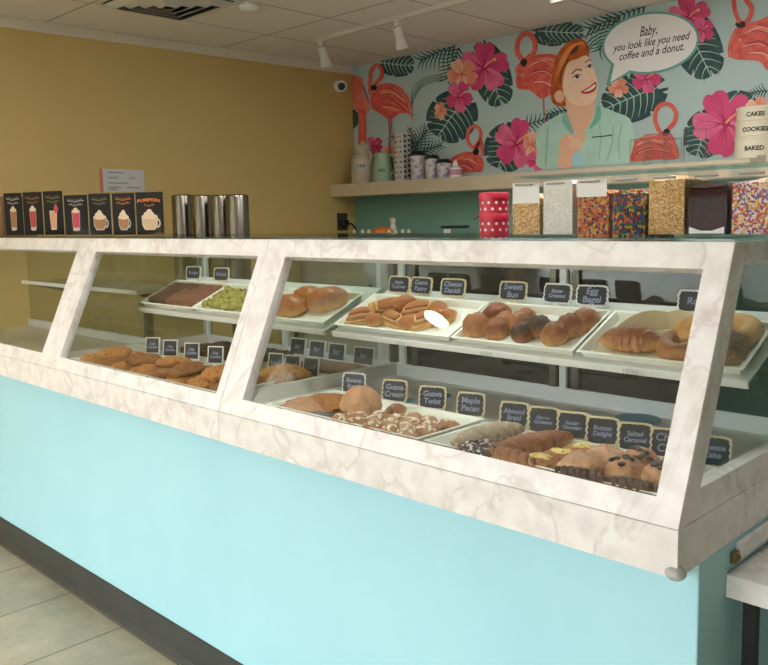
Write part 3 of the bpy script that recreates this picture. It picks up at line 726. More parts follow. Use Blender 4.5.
# lower right case: tray C
for i, (u, v, rz, lb) in enumerate([(-.20, .055, .35, 'rear'), (-.205, -.01, .35, 'middle'), (-.17, -.07, .3, 'front')]):
    clone('slab', lambda: bar_mesh(.17, .07, .026, baked('nutty_slab', (178, 112, 52), (206, 150, 84), (110, 62, 30), .6, 60, 1., k=.9), 2), 'pastry_slab', 'flaky golden brown pastry slab, %s of three at the lower tray\'s left' % lb, 'pastry', 'pastry slabs on the lower tray', on_tray(TRC, u, v, .004), rz)
single('apple_bun', 'tall light brown bun standing beside the pastry slabs', 'bun', None, bun_mesh(.058, .05, .055, 3, baked('light_bun', (190, 136, 92), (222, 176, 130), (146, 94, 58), .5, 45, .6), True), on_tray(TRC, -.040, .005), .4)
single('jam_slice', 'dark purple-brown jam slice in front of the tall bun', 'pastry', None, bar_mesh(.09, .04, .022, mat('dark_jam', (70, 44, 44), .3), 5), on_tray(TRC, -.085, -.085, .004), .3)
single('pastry_tip', 'small pointed brown pastry right of the tall bun', 'pastry', None, croissant_mesh(.085, .05, .05, .15, 8, CRUST), on_tray(TRC, .045, .055, .004), 1.0, 0, 1, (0, -.35, 0))
g = 'sugar-pearl clusters on the lower tray'
nn = 0
for r in range(4):
    for c in range(5):
        u = .0+c*.058+(.02 if r % 2 else 0)-r*.004; v = -.105+r*.045
        if u > .255 or (r >= 2 and c < 1) or (r == 3 and c < 2): continue
        def mk(nn=nn):
            b = MB(); b.blob((0, 0, .012), (.036, .026, .018), baked('caramel_cluster', (186, 132, 90), (160, 104, 62), (128, 78, 46), .5, 60, .8), 14, 8, .3, 40, .6, seed=nn)
            rs = random.Random(nn)
            for q in range(16):
                a = rs.uniform(0, 2*PI); d = rs.uniform(0, .8); z = .012+.018*math.sqrt(1-d*d*.9)
                b.blob((.034*d*math.cos(a), .024*d*math.sin(a), z), (.0045, .004, .0035), ALM, 6, 4)
            return b
        clone('pearl%d' % (nn % 3), mk, 'pearl_cluster', 'brown cluster pastry studded with white sugar pearls on the lower tray', 'pastry', g, on_tray(TRC, u, v, .004), nn*.8); nn += 1
# tray R
single('sugar_twist', 'long sugar-dusted brown twist at the left of the right lower tray', 'twist', None, twist_mesh(.21, .030, 3.5, baked('sugared_dough', (186, 164, 140), (128, 84, 52), (206, 194, 178), .85, 60, .8, k=1.)), on_tray(TRR, -.185, -.015, .004), 1.42)
single('chocolate_crumble', 'dark chocolate crumble pastry sprinkled white, before the sugar twist', 'pastry', None, MB().blob((0, 0, .018), (.06, .034, .026), speckle('crumble_speckle', [(62, 40, 32), (90, 58, 44), (62, 40, 32), (210, 200, 190)], 160), 24, 14, .4, 40, .6, seed=4), on_tray(TRR, -.135, -.095, .004), .25)
single('caramel_twist', 'shiny caramel-brown twist lying diagonally across the right lower tray', 'twist', None, twist_mesh(.22, .027, 4.5, CRUST), on_tray(TRR, -.075, .005, .004), 1.32)
single('caramel_twist', 'shorter caramel twist along the front edge of the right lower tray', 'twist', None, twist_mesh(.13, .022, 3, CRUST), on_tray(TRR, -.055, -.103, .004), -.12)
for i, (u, v, rz, lb) in enumerate([(.020, .045, .6, 'rear'), (.012, -.02, .3, 'middle'), (.002, -.08, .1, 'front')]):
    t = local_thing('cheese_danish', 'cheese danish with yellow filling, %s of the three beside the twist' % lb, 'danish', 'cheese danishes on the lower tray')
    b = MB(); b.blob((0, 0, .014), (.044, .037, .022), FLAKY, 24, 12, .2, 40, .6, seed=i+2); pbuild(b, 'dough', t)
    b = MB(); b.blob((0, 0, .030), (.026, .021, .008), CUST, 18, 8, .35, 40, seed=i); pbuild(b, 'custard_filling', t)
    put(t, on_tray(TRR, u, v, .004), rz)
for i, (u, v, lb) in enumerate([(.105, .005, 'rear'), (.09, -.065, 'front')]):
    clone('plainroll', lambda: bun_mesh(.05, .04, .036, 8, baked('cinnamon_roll', (198, 150, 114), (222, 184, 146), (150, 98, 64), .5, 50, .6, k=.8)), 'plain_roll', 'light brown soft roll, %s one of the two by the danishes' % lb, 'bun', 'soft rolls on the lower tray', on_tray(TRR, u, v, .004), .4*i)
g = 'chocolate-dotted buns on the lower tray'
for i, (u, v, lb) in enumerate([(.165, .04, 'at the rear left of the group'), (.170, -.035, 'at the front left of the group'), (.238, .05, 'at the rear right of the group'), (.243, -.025, 'at the right end of the tray')]):
    t = local_thing('dotted_bun', 'tan bun dotted with dark chocolate, '+lb, 'bun', g)
    b = bun_mesh(.042, .038, .036, i+12, baked('tan_bun', (186, 134, 96), (216, 172, 132), (146, 92, 60), .5, 50, .6)); pbuild(b, 'bun_body', t)
    rs = random.Random(i); b = MB()
    for q in range(11):
        a = rs.uniform(0, 2*PI); d = rs.uniform(.05, .8); z = .02+.036*math.sqrt(max(.05, 1-d*d))
        b.blob((.040*d*math.cos(a), .036*d*math.sin(a), z-.002), (.009, .008, .005), CHIP, 8, 6)
    pbuild(b, 'chocolate_pieces', t); put(t, on_tray(TRR, u, v, .004), i*.9, 0, 1.0)
for i, (u, v, rz, lb) in enumerate([(.115, -.105, -.03, 'left'), (.225, -.098, .05, 'right')]):
    clone('stick', lambda: twist_mesh(.13, .018, 4, DKTOP), 'chocolate_stick', 'dark chocolate twist stick, %s of two along the tray\'s front edge' % lb, 'twist', 'chocolate sticks', on_tray(TRR, u, v, .004), rz)
# blue discs on the deck
LBL = mat('blue_plastic', (74, 140, 168), .45)
for i, (x, y, r, lb) in enumerate([(-1.035, 1.978, .058, 'blue round lid lying at the right rear of the lower deck'), (-1.66, 1.76, .024, 'small blue cap behind the second lower tag'), (-1.62, 1.88, .024, 'small blue cap behind the third lower tag')]):
    o = MB().lathe([(0, 0), (r, 0), (r+.002, .003), (r, .006), (r*.9, .007), (0, .007)], LBL, (0, 0, 0), 28).build('blue_lid', None, (0, 0, 0), smooth=40); o.location = (x, y, LZ); tag(o, lb, 'lid', 'blue lids on the deck')

# ================================================================== ON TOP OF THE CASES
TOP = ZT+.0066
# sprinkle bins
BINS = ['nuts', 'white', 'orange', 'multi', 'peanut', 'choc', 'rainbow']
FILL = {'nuts': speckle('chopped_nut_fill', [(206, 160, 94), (222, 180, 118), (188, 140, 78), (232, 198, 140)], 260), 'white': speckle('white_flake_fill', [(238, 236, 226), (228, 226, 214), (244, 242, 234)], 260),
        'orange': speckle('orange_candy_fill', [(214, 98, 40), (226, 140, 50), (150, 60, 34), (232, 186, 110), (196, 70, 46)], 160), 'multi': speckle('colour_candy_fill', [(40, 80, 130), (58, 120, 70), (196, 70, 44), (226, 190, 70), (90, 50, 38)], 160),
        'peanut': speckle('chopped_peanut_fill', [(224, 186, 126), (236, 206, 152), (208, 164, 102), (186, 134, 76)], 330), 'choc': speckle('chocolate_sprinkle_fill', [(62, 38, 32), (54, 34, 30), (70, 44, 36)], 300, .9, .15, .1),
        'rainbow': speckle('rainbow_sprinkle_fill', [(214, 84, 84), (236, 226, 220), (92, 116, 176), (226, 150, 84), (236, 200, 190), (150, 84, 130), (230, 208, 110)], 230)}
BLAB = {'nuts': 'clear bin of tan chopped nuts, leftmost of the topping bins', 'white': 'clear bin filled with white flakes on the display case', 'orange': 'clear bin of orange and yellow candy pieces', 'multi': 'clear bin of blue, green and red candy-coated chocolates',
        'peanut': 'clear bin filled to the top with chopped peanuts', 'choc': 'clear bin of dark chocolate sprinkles', 'rainbow': 'clear bin of rainbow sprinkles at the right end of the row'}
FH = {'nuts': .092, 'white': .122, 'orange': .102, 'multi': .100, 'peanut': .120, 'choc': .102, 'rainbow': .106}
CANDY = [mat('candy_'+n, c, .3) for n, c in (('red', (178, 46, 38)), ('orange', (218, 108, 36)), ('yellow', (214, 178, 60)), ('green', (50, 112, 60)), ('blue', (40, 78, 134)), ('brown', (84, 48, 36)), ('tan', (226, 178, 110)))]
for i, key in enumerate(BINS):
    w = .086; d = .15; hh = .143; xc = -1.240+.045+.0905*i; yc = 1.70+d/2
    t = thing('topping_bin', BLAB[key], 'bin', (xc, yc, TOP), 'clear topping bins on the case')
    th = .0025; s = MB(); x0, x1, ya, yb = xc-w/2, xc+w/2, yc-d/2, yc+d/2
    zf = TOP+hh
    s.box(x0, x1, ya, yb, TOP, TOP+.004, ACR)
    s.box(x0, x1, ya, ya+th, TOP+.004, zf-.012, ACR); s.box(x0, x1, yb-th, yb, TOP+.004, zf, ACR)
    s.box(x0, x0+th, ya+th, yb-th, TOP+.004, zf, ACR); s.box(x1-th, x1, ya+th, yb-th, TOP+.004, zf, ACR)
    s.build('bin_body', t)
    # hinged lid with a handle bar
    l = MB(); l.box(x0-.001, x1+.001, ya+.01, yb, zf, zf+.004, ACR); l.prism([(ya-.004, zf-.022), (ya-.001, zf-.022), (ya+.012, zf+.003), (ya+.009, zf+.005)], 'x', x0, x1, ACR)
    ld = l.build('lid', t)
    hb = MB(); hb.box(x0+.018, x1-.018, ya-.010, ya-.0045, zf-.021, zf-.0155, mat('clear_grey_handle', (142, 138, 130), .3)); hb.build('lid_handle', ld, bevel=.0015)
    if key in ('nuts', 'white', 'orange'):
        lb = MB(); lb.box(x0+.004, x1-.004, ya+.0028, ya+.0034, TOP+FH[key]-.012, zf-.013, WHITE); lb.build('paper_label', t)
    if key == 'choc':
        lb = MB(); lb.prism([(x0+.006, TOP+.006), (x1-.006, TOP+.006), (x1-.006, TOP+.020), (xc+.012, TOP+.012), (xc-.012, TOP+.012), (x0+.006, TOP+.020)], 'y', ya-.0012, ya-.0004, WHITE); lb.build('paper_label', t)
    fz = TOP+FH[key]; n = 10; b = MB(); vs = []; fs = []
    X0, X1, Y0, Y1 = x0+th+.0006, x1-th-.0006, ya+th+.0012, yb-th-.0006
    for j in range(n+1):
        for q in range(n+1):
            u, v = q/n, j/n
            vs.append((X0+(X1-X0)*u, Y0+(Y1-Y0)*v, fz+.012*math.sin(PI*u)*math.sin(PI*v)+.004*noise.noise(Vector((u*4, v*4, i*3.3)))))
    K = len(vs)
    for j in range(n+1):
        for q in range(n+1): vs.append((X0+(X1-X0)*q/n, Y0+(Y1-Y0)*j/n, TOP+.0046))
    W = n+1
    for j in range(n):
        for q in range(n):
            a = j*W+q; fs.append((a, a+1, a+W+1, a+W)); fs.append((K+a, K+a+W, K+a+W+1, K+a+1))
    rim = list(range(W))+[j*W+n for j in range(1, W)]+[n*W+q for q in range(n-1, -1, -1)]+[j*W for j in range(n-1, 0, -1)]
    for a, c in zip(rim, rim[1:]+rim[:1]): fs.append((a, K+a, K+c, c))
    b.add(vs, fs, FILL[key])
    if key in ('orange', 'multi'):
        b = MB(); b.add([(x, y+.006 if y < Y0+.01 else y, z-.006) for x, y, z in vs], fs, FILL[key])
        rs = random.Random(i); pal = CANDY[1:3]+[CANDY[0], CANDY[5], CANDY[6], CANDY[1]] if key == 'orange' else CANDY[:6]+[CANDY[4]]
        zz = TOP+.009
        while zz < fz:
            xx = X0+.005+rs.uniform(0, .004)
            while xx < X1-.004:
                M = Matrix.Translation((xx, Y0+.0045+rs.uniform(0, .0015), zz+rs.uniform(-.002, .002))) @ Euler((rs.uniform(0, 3), rs.uniform(0, 3), 0)).to_matrix().to_4x4()
                b.blob((0, 0, 0), (.0040, .0040, .0026), rs.choice(pal), 7, 5, M=M); xx += .0064
            zz += .006
    o = b.build('topping_fill', t, smooth=50); o['kind'] = 'stuff'
# red polka-dot tins
RED = mat('red_tin', (196, 36, 66), .35); DOT = mat('white_dot', (236, 226, 222), .5)
for k in range(2):
    r = .042; zb = TOP+k*.0595; c = (-1.478, 1.95, zb)
    t = thing('polka_dot_tin', '%s of two stacked red tins with white polka dots' % ['lower', 'upper'][k], 'tin', c, 'red polka-dot tins')
    tb = MB().lathe([(0, 0), (r, 0), (r, .043), (r-.002, .045)], RED, c, 36).build('tin_body', t, smooth=40)
    MB().lathe([(r-.002, .041), (r+.002, .041), (r+.002, .055), (r-.001, .059), (0, .059)], RED, c, 36).build('lid', t, smooth=40)
    dm = MB()
    for row in range(2):
        for q in range(12):
            a = 2*PI*(q+.5*(row % 2))/12; z = .012+row*.018; R0 = r+.0005
            pts = []
            for s_ in range(10):
                e = 2*PI*s_/10; aa = a+.0042*math.cos(e)/r; pts.append((c[0]+R0*math.cos(aa), c[1]+R0*math.sin(aa), c[2]+z+.0042*math.sin(e)))
            dm.add(pts, [tuple(range(10))], DOT)
    dm.build('polka_dots', tb)
    if k == 0: MB().tube([(c[0]-r, c[1]-.01, c[2]+.05), (c[0]-r-.02, c[1]-.012, c[2]+.047), (c[0]-r-.022, c[1]-.012, c[2]+.041)], .003, BLACK, 8).build('handle', t, smooth=60)

# drink posters in acrylic stands
PBL = mat('poster_black', (26, 23, 21), .6, spec=.25)
CRM = mat('print_cream', (226, 204, 170), .5); CARA = mat('print_caramel', (168, 116, 62), .5); STRAW = mat('print_pink', (200, 60, 84), .5); SALM = mat('print_salmon', (206, 110, 92), .5); ORNG = mat('print_orange', (222, 128, 52), .5); GREYW = mat('print_greywhite', (196, 190, 180), .6); GRN = mat('print_olive', (140, 136, 88), .6); REDP = mat('print_red', (188, 56, 52), .5); PEACH = mat('print_peach', (222, 160, 124), .5)
posters = [(6, 24, 193, 'tan frappe in a tall glass', 'glass', CARA, CRM, GREYW), (25, 44, 192, 'red frappe in a tall glass', 'glass', REDP, CRM, CARA), (45, 64.5, 191, 'peach smoothie with a strawberry on its rim', 'tumbler', PEACH, STRAW, GRN), (65.5, 89, 195, 'bright pink drink in a tall glass', 'glass', STRAW, CRM, GREYW),
           (90, 112, 193.5, 'round mug of coffee with cream', 'mug', CARA, CRM, GRN), (113.5, 136, 193, 'narrow mug of coffee with cream', 'narrow', CARA, CRM, ORNG), (137, 164.5, 192, 'white mug of creamy coffee under orange lettering', 'mug', CRM, CRM, ORNG)]
TH = math.radians(28)
for i, (pa, pb, ptop, what, kind, liq, foam, ttl) in enumerate(posters):
    c0 = ony((pa+pb)/2, 237, 1.72); c0.z = TOP
    # card turned towards the shop; its width is read off the two bottom corners
    ux, uy = math.cos(TH), math.sin(TH)
    n2 = Vector((uy, -ux, 0))
    def hit(px):
        r = ray(px, 237); k = (c0-EYE).dot(n2)/r.dot(n2); return (EYE+r*k)
    w = (hit(pb)-hit(pa)).length*.97
    rr = ray((pa+pb)/2, ptop); h = (EYE+rr*((c0-EYE).dot(n2)/rr.dot(n2))).z-TOP
    t = thing('drink_poster', 'black card with '+what+', '+ORD[i], 'poster', c0, 'drink menu cards', (0, 0, TH), True)
    def B(mb, name, **k):
        o = mb.build(name, None, (0, 0, 0), **k); o.parent = t; return o
    B(MB().box(-w/2, w/2, 0, .004, .004, h, PBL), 'card')
    st = MB(); st.box(-w/2-.002, w/2+.002, -.028, .03, 0, .003, ACR); st.box(-w/2-.002, w/2+.002, -.006, -.003, .003, h*.16, ACR); B(st, 'acrylic_stand')
    pr = MB(); lay = [0]
    def flat(poly, m):
        lay[0] += 1; y = -.0004-lay[0]*.00025
        pr.add([(x*w, y, z*h) for x, z in poly], [tuple(range(len(poly)))], m)
    def ell(cx, cz, rx, rz, m, n=20, a0=0, a1=2*PI):
        flat([(cx+rx*math.cos(a0+(a1-a0)*q/n), cz+rz*math.sin(a0+(a1-a0)*q/n)) for q in range(n)], m)
    if kind == 'glass':
        flat([(-.18, .60), (.18, .60), (.15, .14), (-.15, .14)], GREYW); flat([(-.165, .59), (.165, .59), (.14, .2), (-.14, .2)], liq); ell(0, .6, .18, .045, foam); ell(0, .64, .1, .05, foam); ell(0, .145, .15, .03, CRM)
    elif kind == 'tumbler':
        flat([(-.2, .56), (.2, .56), (.14, .13), (-.14, .13)], CRM); flat([(-.17, .54), (.17, .54), (.12, .17), (-.12, .17)], liq); ell(.16, .6, .12, .09, foam); flat([(.1, .68), (.16, .62), (.2, .74)], GRN)
    else:
        k = .30 if kind == 'mug' else .24; kw = .12 if kind == 'mug' else .10
        n = 22; ring = [(k+kw*math.cos(a)-.02, .29+.11*math.sin(a)) for a in [2*PI*q/n for q in range(n)]]
        flat(ring, GREYW); flat([(k-.02+(x-k+.02)*.58, .29+(z-.29)*.62) for x, z in ring], PBL)
        flat([(-k, .44), (k, .44), (k*.95, .24), (k*.6, .13), (-k*.6, .13), (-k*.95, .24)], GREYW if liq is not CRM else CRM)
        flat([(-k*.92, .40), (k*.92, .40), (k*.85, .25), (k*.5, .165), (-k*.5, .165), (-k*.85, .25)], liq if liq is not CRM else mat('print_milk', (214, 184, 142), .5)); ell(0, .44, k, .06, foam); ell(-.02, .50, k*.65, .06, foam); ell(0, .55, k*.35, .06, foam)
    # hand-lettered title as curling strokes
    if i == 6:
        vs, fs = text_geo('PUMPKIN', .2, 0, 'CENTER', .008)
        xm = max(v[0] for v in vs); kx = .42/xm
        pr.add([(x*kx*w, -.004, (.82+z*.5-.18*(x*kx)**2)*h) for x, z, _ in vs], fs, ttl)
    def squig(z, a, n, m, th_=.018, amp=.03):
        lay[0] += 1; y = -.0004-lay[0]*.00025; N_ = 60; vs = []
        for q in range(N_+1):
            s_ = q/N_; x = -a+2*a*s_+.035*math.sin(s_*n*2*PI+1); zc = z+amp*math.sin(s_*n*2*PI)+.015*math.sin(s_*9)
            vs += [(x*w, y, (zc-th_/2)*h), (x*w, y, (zc+th_/2)*h)]
        pr.add(vs, [(2*q, 2*q+2, 2*q+3, 2*q+1) for q in range(N_)], m)
    if i != 6: squig(.87, .36, 6, ttl); squig(.77, .30, 5, ttl, .014, .022)
    else: squig(.70, .18, 4, ttl, .012, .014)
    B(pr, 'printed_picture')
# brown box edge at the far left
bx = thing('brown_box', 'plain brown cardboard box at the far left end of the cards', 'box', (-4.62, 1.78, TOP))
CARD = mat('brown_cardboard', (150, 116, 76), .7, (142, 108, 70), 12)
MB().box(-4.72, -4.47, 1.70, 1.88, TOP, TOP+.20, CARD).build('carton', bx, bevel=.002)
fl = MB(); fl.box(-4.72, -4.47, 1.70, 1.788, TOP+.2002, TOP+.203, CARD); fl.box(-4.72, -4.47, 1.792, 1.88, TOP+.2002, TOP+.203, CARD); fl.build('flap', bx)
MB().box(-4.62, -4.57, 1.698, 1.6995, TOP+.1, TOP+.15, BLACK).build('printed_mark', bx)
# little clear card stand
st = MB(); p = ony(158, 238, 1.62); st.box(p.x-.02, p.x+.02, 1.61, 1.63, TOP, TOP+.004, ACR); st.box(p.x-.02, p.x+.02, 1.622, 1.625, TOP+.004, TOP+.035, ACR)
tag(st.build('card_holder', None, (p.x, 1.62, TOP)), 'tiny clear empty card holder before the white mug card', 'card holder')

# ================================================================== BEHIND THE CASES
t = thing('equipment_stand', 'grey steel work stand behind the middle case, carrying steel cylinders', 'table', (-3.95, 2.65, FL))
MB().box(-4.42, -3.45, 2.42, 2.9, .93, .955, STEELD).build('tabletop', t, bevel=.003)
for x in (-4.38, -3.49):
    for y in (2.46, 2.86): MB().box(x-.02, x+.02, y-.02, y+.02, FL, .93, STEELD).build('leg', t)
for i, (px, pt) in enumerate([(184, 195.5), (203.5, 196), (222.5, 196), (238.5, 195.5)]):
    p = ony(px, 240, 2.65); top = ony(px, pt, 2.65).z; r = .062
    t = thing('steel_cylinder', 'tall shiny stainless steel cylinder behind the case, '+ORD[i]+' of four', 'cylinder', (p.x, 2.65, .9552), 'stainless steel cylinders')
    MB().lathe([(0, 0), (r, 0), (r, top-.9552-.008), (r-.003, top-.9552)], STEEL, (p.x, 2.65, .9552), 40).build('cylinder_body', t, smooth=40)
    MB().lathe([(r-.003, 0), (r-.006, .004), (r*.5, .006), (0, .006)], STEELD, (p.x, 2.65, top), 40).build('cap', t, smooth=40)
    MB().lathe([(r+.0005, 0), (r+.002, .002), (r+.002, .012), (r+.0005, .014)], STEELD, (p.x, 2.65, 1.0), 40).build('band', t, smooth=40)
# back counter under the wall shelf
BCT = 1.255
t = thing('back_counter', 'tall back counter under the wall shelf against the teal wall', 'counter', (-3.4, 4.4, FL))
MB().box(lwx(4.4)+.02, -.8, 4.12, YW-.002, FL, BCT-.03, mat('cabinet_white', (190, 186, 176), .5)).build('cabinet_body', t)
MB().box(lwx(4.4)+.018, -.78, 4.09, YW-.002, BCT-.0299, BCT, MARB).build('worktop', t, bevel=.003)
for k in range(5):
    x = -4.9+k*.82; d = MB().box(x, x+.8, 4.105, 4.1195, .0, BCT-.06, mat('cabinet_door_white', (200, 196, 186), .45)).build('door', t, bevel=.003)
    MB().box(x+.70, x+.715, 4.085, 4.105, .8, .95, STEEL).build('handle', d)
# glass jar with black lid
c = ony(455, 239, 4.4); c.z = BCT
t = thing('lidded_jar', 'low clear glass jar with flat black lid on the back counter', 'jar', c)
hh = ony(455, 227, 4.4).z-BCT
MB().lathe([(0, .003), (.075, .003), (.08, .01), (.08, hh-.01), (.076, hh-.01), (.076, .012), (0, .008)], GLS2, c, 32).build('jar_body', t, smooth=40)
MB().lathe([(.0, hh-.008), (.098, hh-.008), (.102, hh), (.098, hh+.01), (0, hh+.012)], BLACK, c, 32).build('lid', t, smooth=40)
lb = MB(); lb.box(c.x-.03, c.x+.03, c.y-.0825, c.y-.081, BCT+.02, BCT+.075, WHITE); lb.build('paper_label', t)
# board with orange pastry and small white cups
a = ony(358, 238, 4.4); b2 = ony(414, 238, 4.4)
t = thing('serving_board', 'pale board on the back counter below the socket', 'board', ((a.x+b2.x)/2, 4.4, BCT)); MB().box(a.x-.02, b2.x+.02, 4.33, 4.47, BCT, BCT+.03, mat('pale_wood', (206, 178, 136), .6)).build('board', t, bevel=.003)
zt = BCT+.0305
p = ony(383, 233, 4.4)
single('orange_pastry', 'orange glazed pastry lying on the board below the socket', 'pastry', None, croissant_mesh(.2, .11, .085, .2, 4, baked('orange_glaze', (222, 126, 54), (232, 160, 92), (190, 88, 34), .35, 40, .3)), (p.x, 4.40, zt), .2)
for i, px in enumerate((358, 366, 372, 392.5, 399, 406, 412)):
    p = ony(px, 236, 4.4)
    o = MB().lathe([(0, 0), (.012, 0), (.015, .028), (.012, .032), (.006, .045), (0, .046)], CREAM, (0, 0, 0), 14).build('small_white_pot', None, (0, 0, 0), smooth=40); o.location = (p.x, 4.365, zt)
    tag(o, 'tiny white lidded pot, '+ORD[i]+' on the board by the orange pastry', 'pot', 'tiny white pots')
p = ony(393, 229, 4.44)
o = MB().lathe([(0, 0), (.02, 0), (.026, .06), (.018, .075), (.018, .095), (.024, .1), (.022, .125), (0, .13)], CREAM, (0, 0, 0), 18).build('white_shaker', None, (0, 0, 0), smooth=40); o.location = (p.x, 4.44, zt); tag(o, 'white shaker standing behind the orange pastry on the board', 'shaker')
# socket with plug on the left wall
sy = 4.56; sx = lwx(sy)
t = thing('wall_socket', 'dark wall socket with a black plug in the left corner', 'socket', (sx, sy, 1.39))
MB().box(sx+.0005, sx+.008, sy-.055, sy+.055, 1.32, 1.46, mat('dark_plate', (72, 70, 62), .4)).build('socket_plate', t, bevel=.003)
MB().box(sx+.008, sx+.055, sy-.03, sy+.03, 1.355, 1.405, BLACK).build('plug', t, bevel=.008)
MB().tube([(sx+.05, sy, 1.38), (sx+.12, sy, 1.37), (sx+.17, sy-.01, 1.33), (sx+.2, sy-.02, BCT+.008)], .008, BLACK, 8).build('cable', t, smooth=60)

# ---- wall shelf and what stands on it
SHZ = 1.683; SHY = 4.457
t = thing('wall_shelf', 'long beige box shelf along the back wall below the mural', 'shelf', (-3.3, 4.58, 1.588))
MB().box(lwx(SHY)+.001, -.6, SHY, YW-.0005, 1.588, SHZ, BEIGE).build('shelf_board', t, bevel=.003)
SY2 = 4.56
def at(px, py): return ony(px, py, SY2)
def lathe_thing(name, label, cat, px, w, prof, m, group=None, part='body'):
    p = at(px, 180); c = (p.x, SY2, SHZ+.0006)
    t = thing(name, label, cat, c, group); MB().lathe(prof, m, c, 28).build(part, t, smooth=45); return t, c
def band_marks(t, c, r, z):
    mk = MB(); dk = mat('dark_print', (84, 84, 78), .6)
    for q in range(4):
        a = .35+q*.17; pts = []
        for e in ((a, z), (a+.1, z), (a+.1, z+.022), (a, z+.022)): pts.append((c[0]+r*math.sin(e[0]), c[1]-r*math.cos(e[0]), c[2]+e[1]))
        mk.add(pts, [(0, 1, 2, 3)], dk)
    mk.build('printed_marks', t)
JUGW = mat('cream_enamel', (196, 186, 164), .35, (186, 174, 150), 10); JUGM = mat('mint_enamel', (156, 182, 152), .35, (146, 172, 144), 10)
t, c = lathe_thing('milk_jug', 'cream milk-churn jug with handle, leftmost on the wall shelf', 'jug', 363.5, .1, [(0, 0), (.088, 0), (.094, .02), (.094, .17), (.088, .2), (.06, .235), (.056, .26), (.066, .275), (.066, .285), (0, .285)], JUGW)
MB().lathe([(.05, .285), (.058, .292), (.05, .305), (.018, .31), (.018, .325), (0, .327)], JUGW, c, 28).build('lid', t, smooth=45)
MB().tube([(c[0]+.062, c[1]-.02, c[2]+.25), (c[0]+.11, c[1]-.03, c[2]+.24), (c[0]+.125, c[1]-.03, c[2]+.19), (c[0]+.092, c[1]-.02, c[2]+.15)], .008, JUGW, 8).build('handle', t, smooth=60)
band_marks(t, c, .0955, .12)
t, c = lathe_thing('pitcher', 'mint-green enamel pitcher with side handle on the wall shelf', 'jug', 383, .1, [(0, 0), (.082, 0), (.084, .01), (.07, .12), (.058, .19), (.062, .215), (.058, .22), (.055, .21), (0, .205)], JUGM)
MB().tube([(c[0]+.06, c[1]+.01, c[2]+.20), (c[0]+.11, c[1]+.01, c[2]+.195), (c[0]+.13, c[1]+.01, c[2]+.14), (c[0]+.115, c[1]+.01, c[2]+.08), (c[0]+.075, c[1], c[2]+.05)], .009, JUGM, 8).build('handle', t, smooth=60)
band_marks(t, c, .0795, .075)
# tall patterned box
p = at(403, 180); c = (p.x, SY2, SHZ+.0006)
t = thing('tall_canister', 'tall white square canister with dark grid pattern on the wall shelf', 'canister', c)
w = .044; h = .34
MB().box(c[0]-w, c[0]+w, SY2-w, SY2+w, c[2], c[2]+h, mat('canister_white', (206, 200, 190), .45)).build('body', t, bevel=.005)
gr = MB(); DG = mat('canister_grid', (66, 72, 70), .5)
for s_ in range(9):
    z = c[2]+.02+s_*.037
    for k in range(3):
        x = c[0]-w+.008+k*.026
        gr.box(x, x+.016, SY2-w-.0012, SY2-w-.0004, z, z+.014 if (s_+k) % 2 else z+.006, DG if k != 1 else mat('canister_grey', (150, 148, 142), .5))
    gr.box(c[0]+w+.0004, c[0]+w+.0012, SY2-w+.01, SY2-.01, z, z+.02, DG); gr.box(c[0]+w+.0004, c[0]+w+.0012, SY2+.01, SY2+w-.01, z+.008, z+.028, DG)
gr.build('printed_pattern', t)
MB().box(c[0]-w-.002, c[0]+w+.002, SY2-w-.002, SY2+w+.002, c[2]+h, c[2]+h+.012, mat('canister_white', (206, 200, 190))).build('lid', t, bevel=.003)
# tumblers with black lids
TUM = speckle('floral_tumbler_print', [(206, 196, 198), (214, 206, 206), (206, 196, 198), (186, 160, 176), (214, 206, 206), (150, 150, 176)], 46, .4, .0)
for i, (px, r, h, lb) in enumerate([(418, .060, .185, 'tallest'), (432, .052, .155, 'middle'), (444, .055, .118, 'shortest')]):
    t, c = lathe_thing('floral_tumbler', '%s of three floral tumblers with black lids on the wall shelf' % lb, 'tumbler', px, r, [(0, 0), (r*.82, 0), (r*.85, .004), (r, h-.012), (0, h-.012)], TUM, 'floral tumblers on the wall shelf')
    MB().lathe([(r+.003, h-.0118), (r+.003, h), (r*.9, h+.006), (r*.82, h+.016), (0, h+.016)], BLACK, c, 28).build('lid', t, smooth=45)
t, c = lathe_thing('small_bottle', 'small white bottle, right of the floral tumblers on the wall shelf', 'bottle', 455.5, .04, [(0, 0), (.045, 0), (.048, .01), (.046, .065), (.02, .08), (0, .08)], WHITE)
MB().lathe([(.018, .08), (.02, .1), (.012, .108), (.012, .118), (0, .12)], WHITE, c, 20).build('cap', t, smooth=45)
MB().lathe([(.0485, .018), (.0488, .02), (.0482, .055), (.0475, .057)], mat('pink_label', (196, 140, 160), .5), c, 28).build('label_band', t, smooth=45)
# clear glass jars in front of the mural
for i, (px, r, h) in enumerate([(640, .062, .15), (655, .068, .17), (672, .05, .14), (694, .062, .18)]):
    t, c = lathe_thing('glass_jar', 'empty clear glass cylinder jar, %s of four before the mural' % ORD[i], 'jar', px, r, [(0, 0), (r, 0), (r, h), (r-.003, h), (r-.003, .006), (0, .006)], GLS2, 'clear glass jars on the wall shelf', 'jar_body')
    MB().lathe([(r-.0028, h), (r+.002, h), (r+.003, h+.004), (r, h+.008), (r-.0028, h+.006)], GLS2, c, 28).build('rim', t, smooth=45)
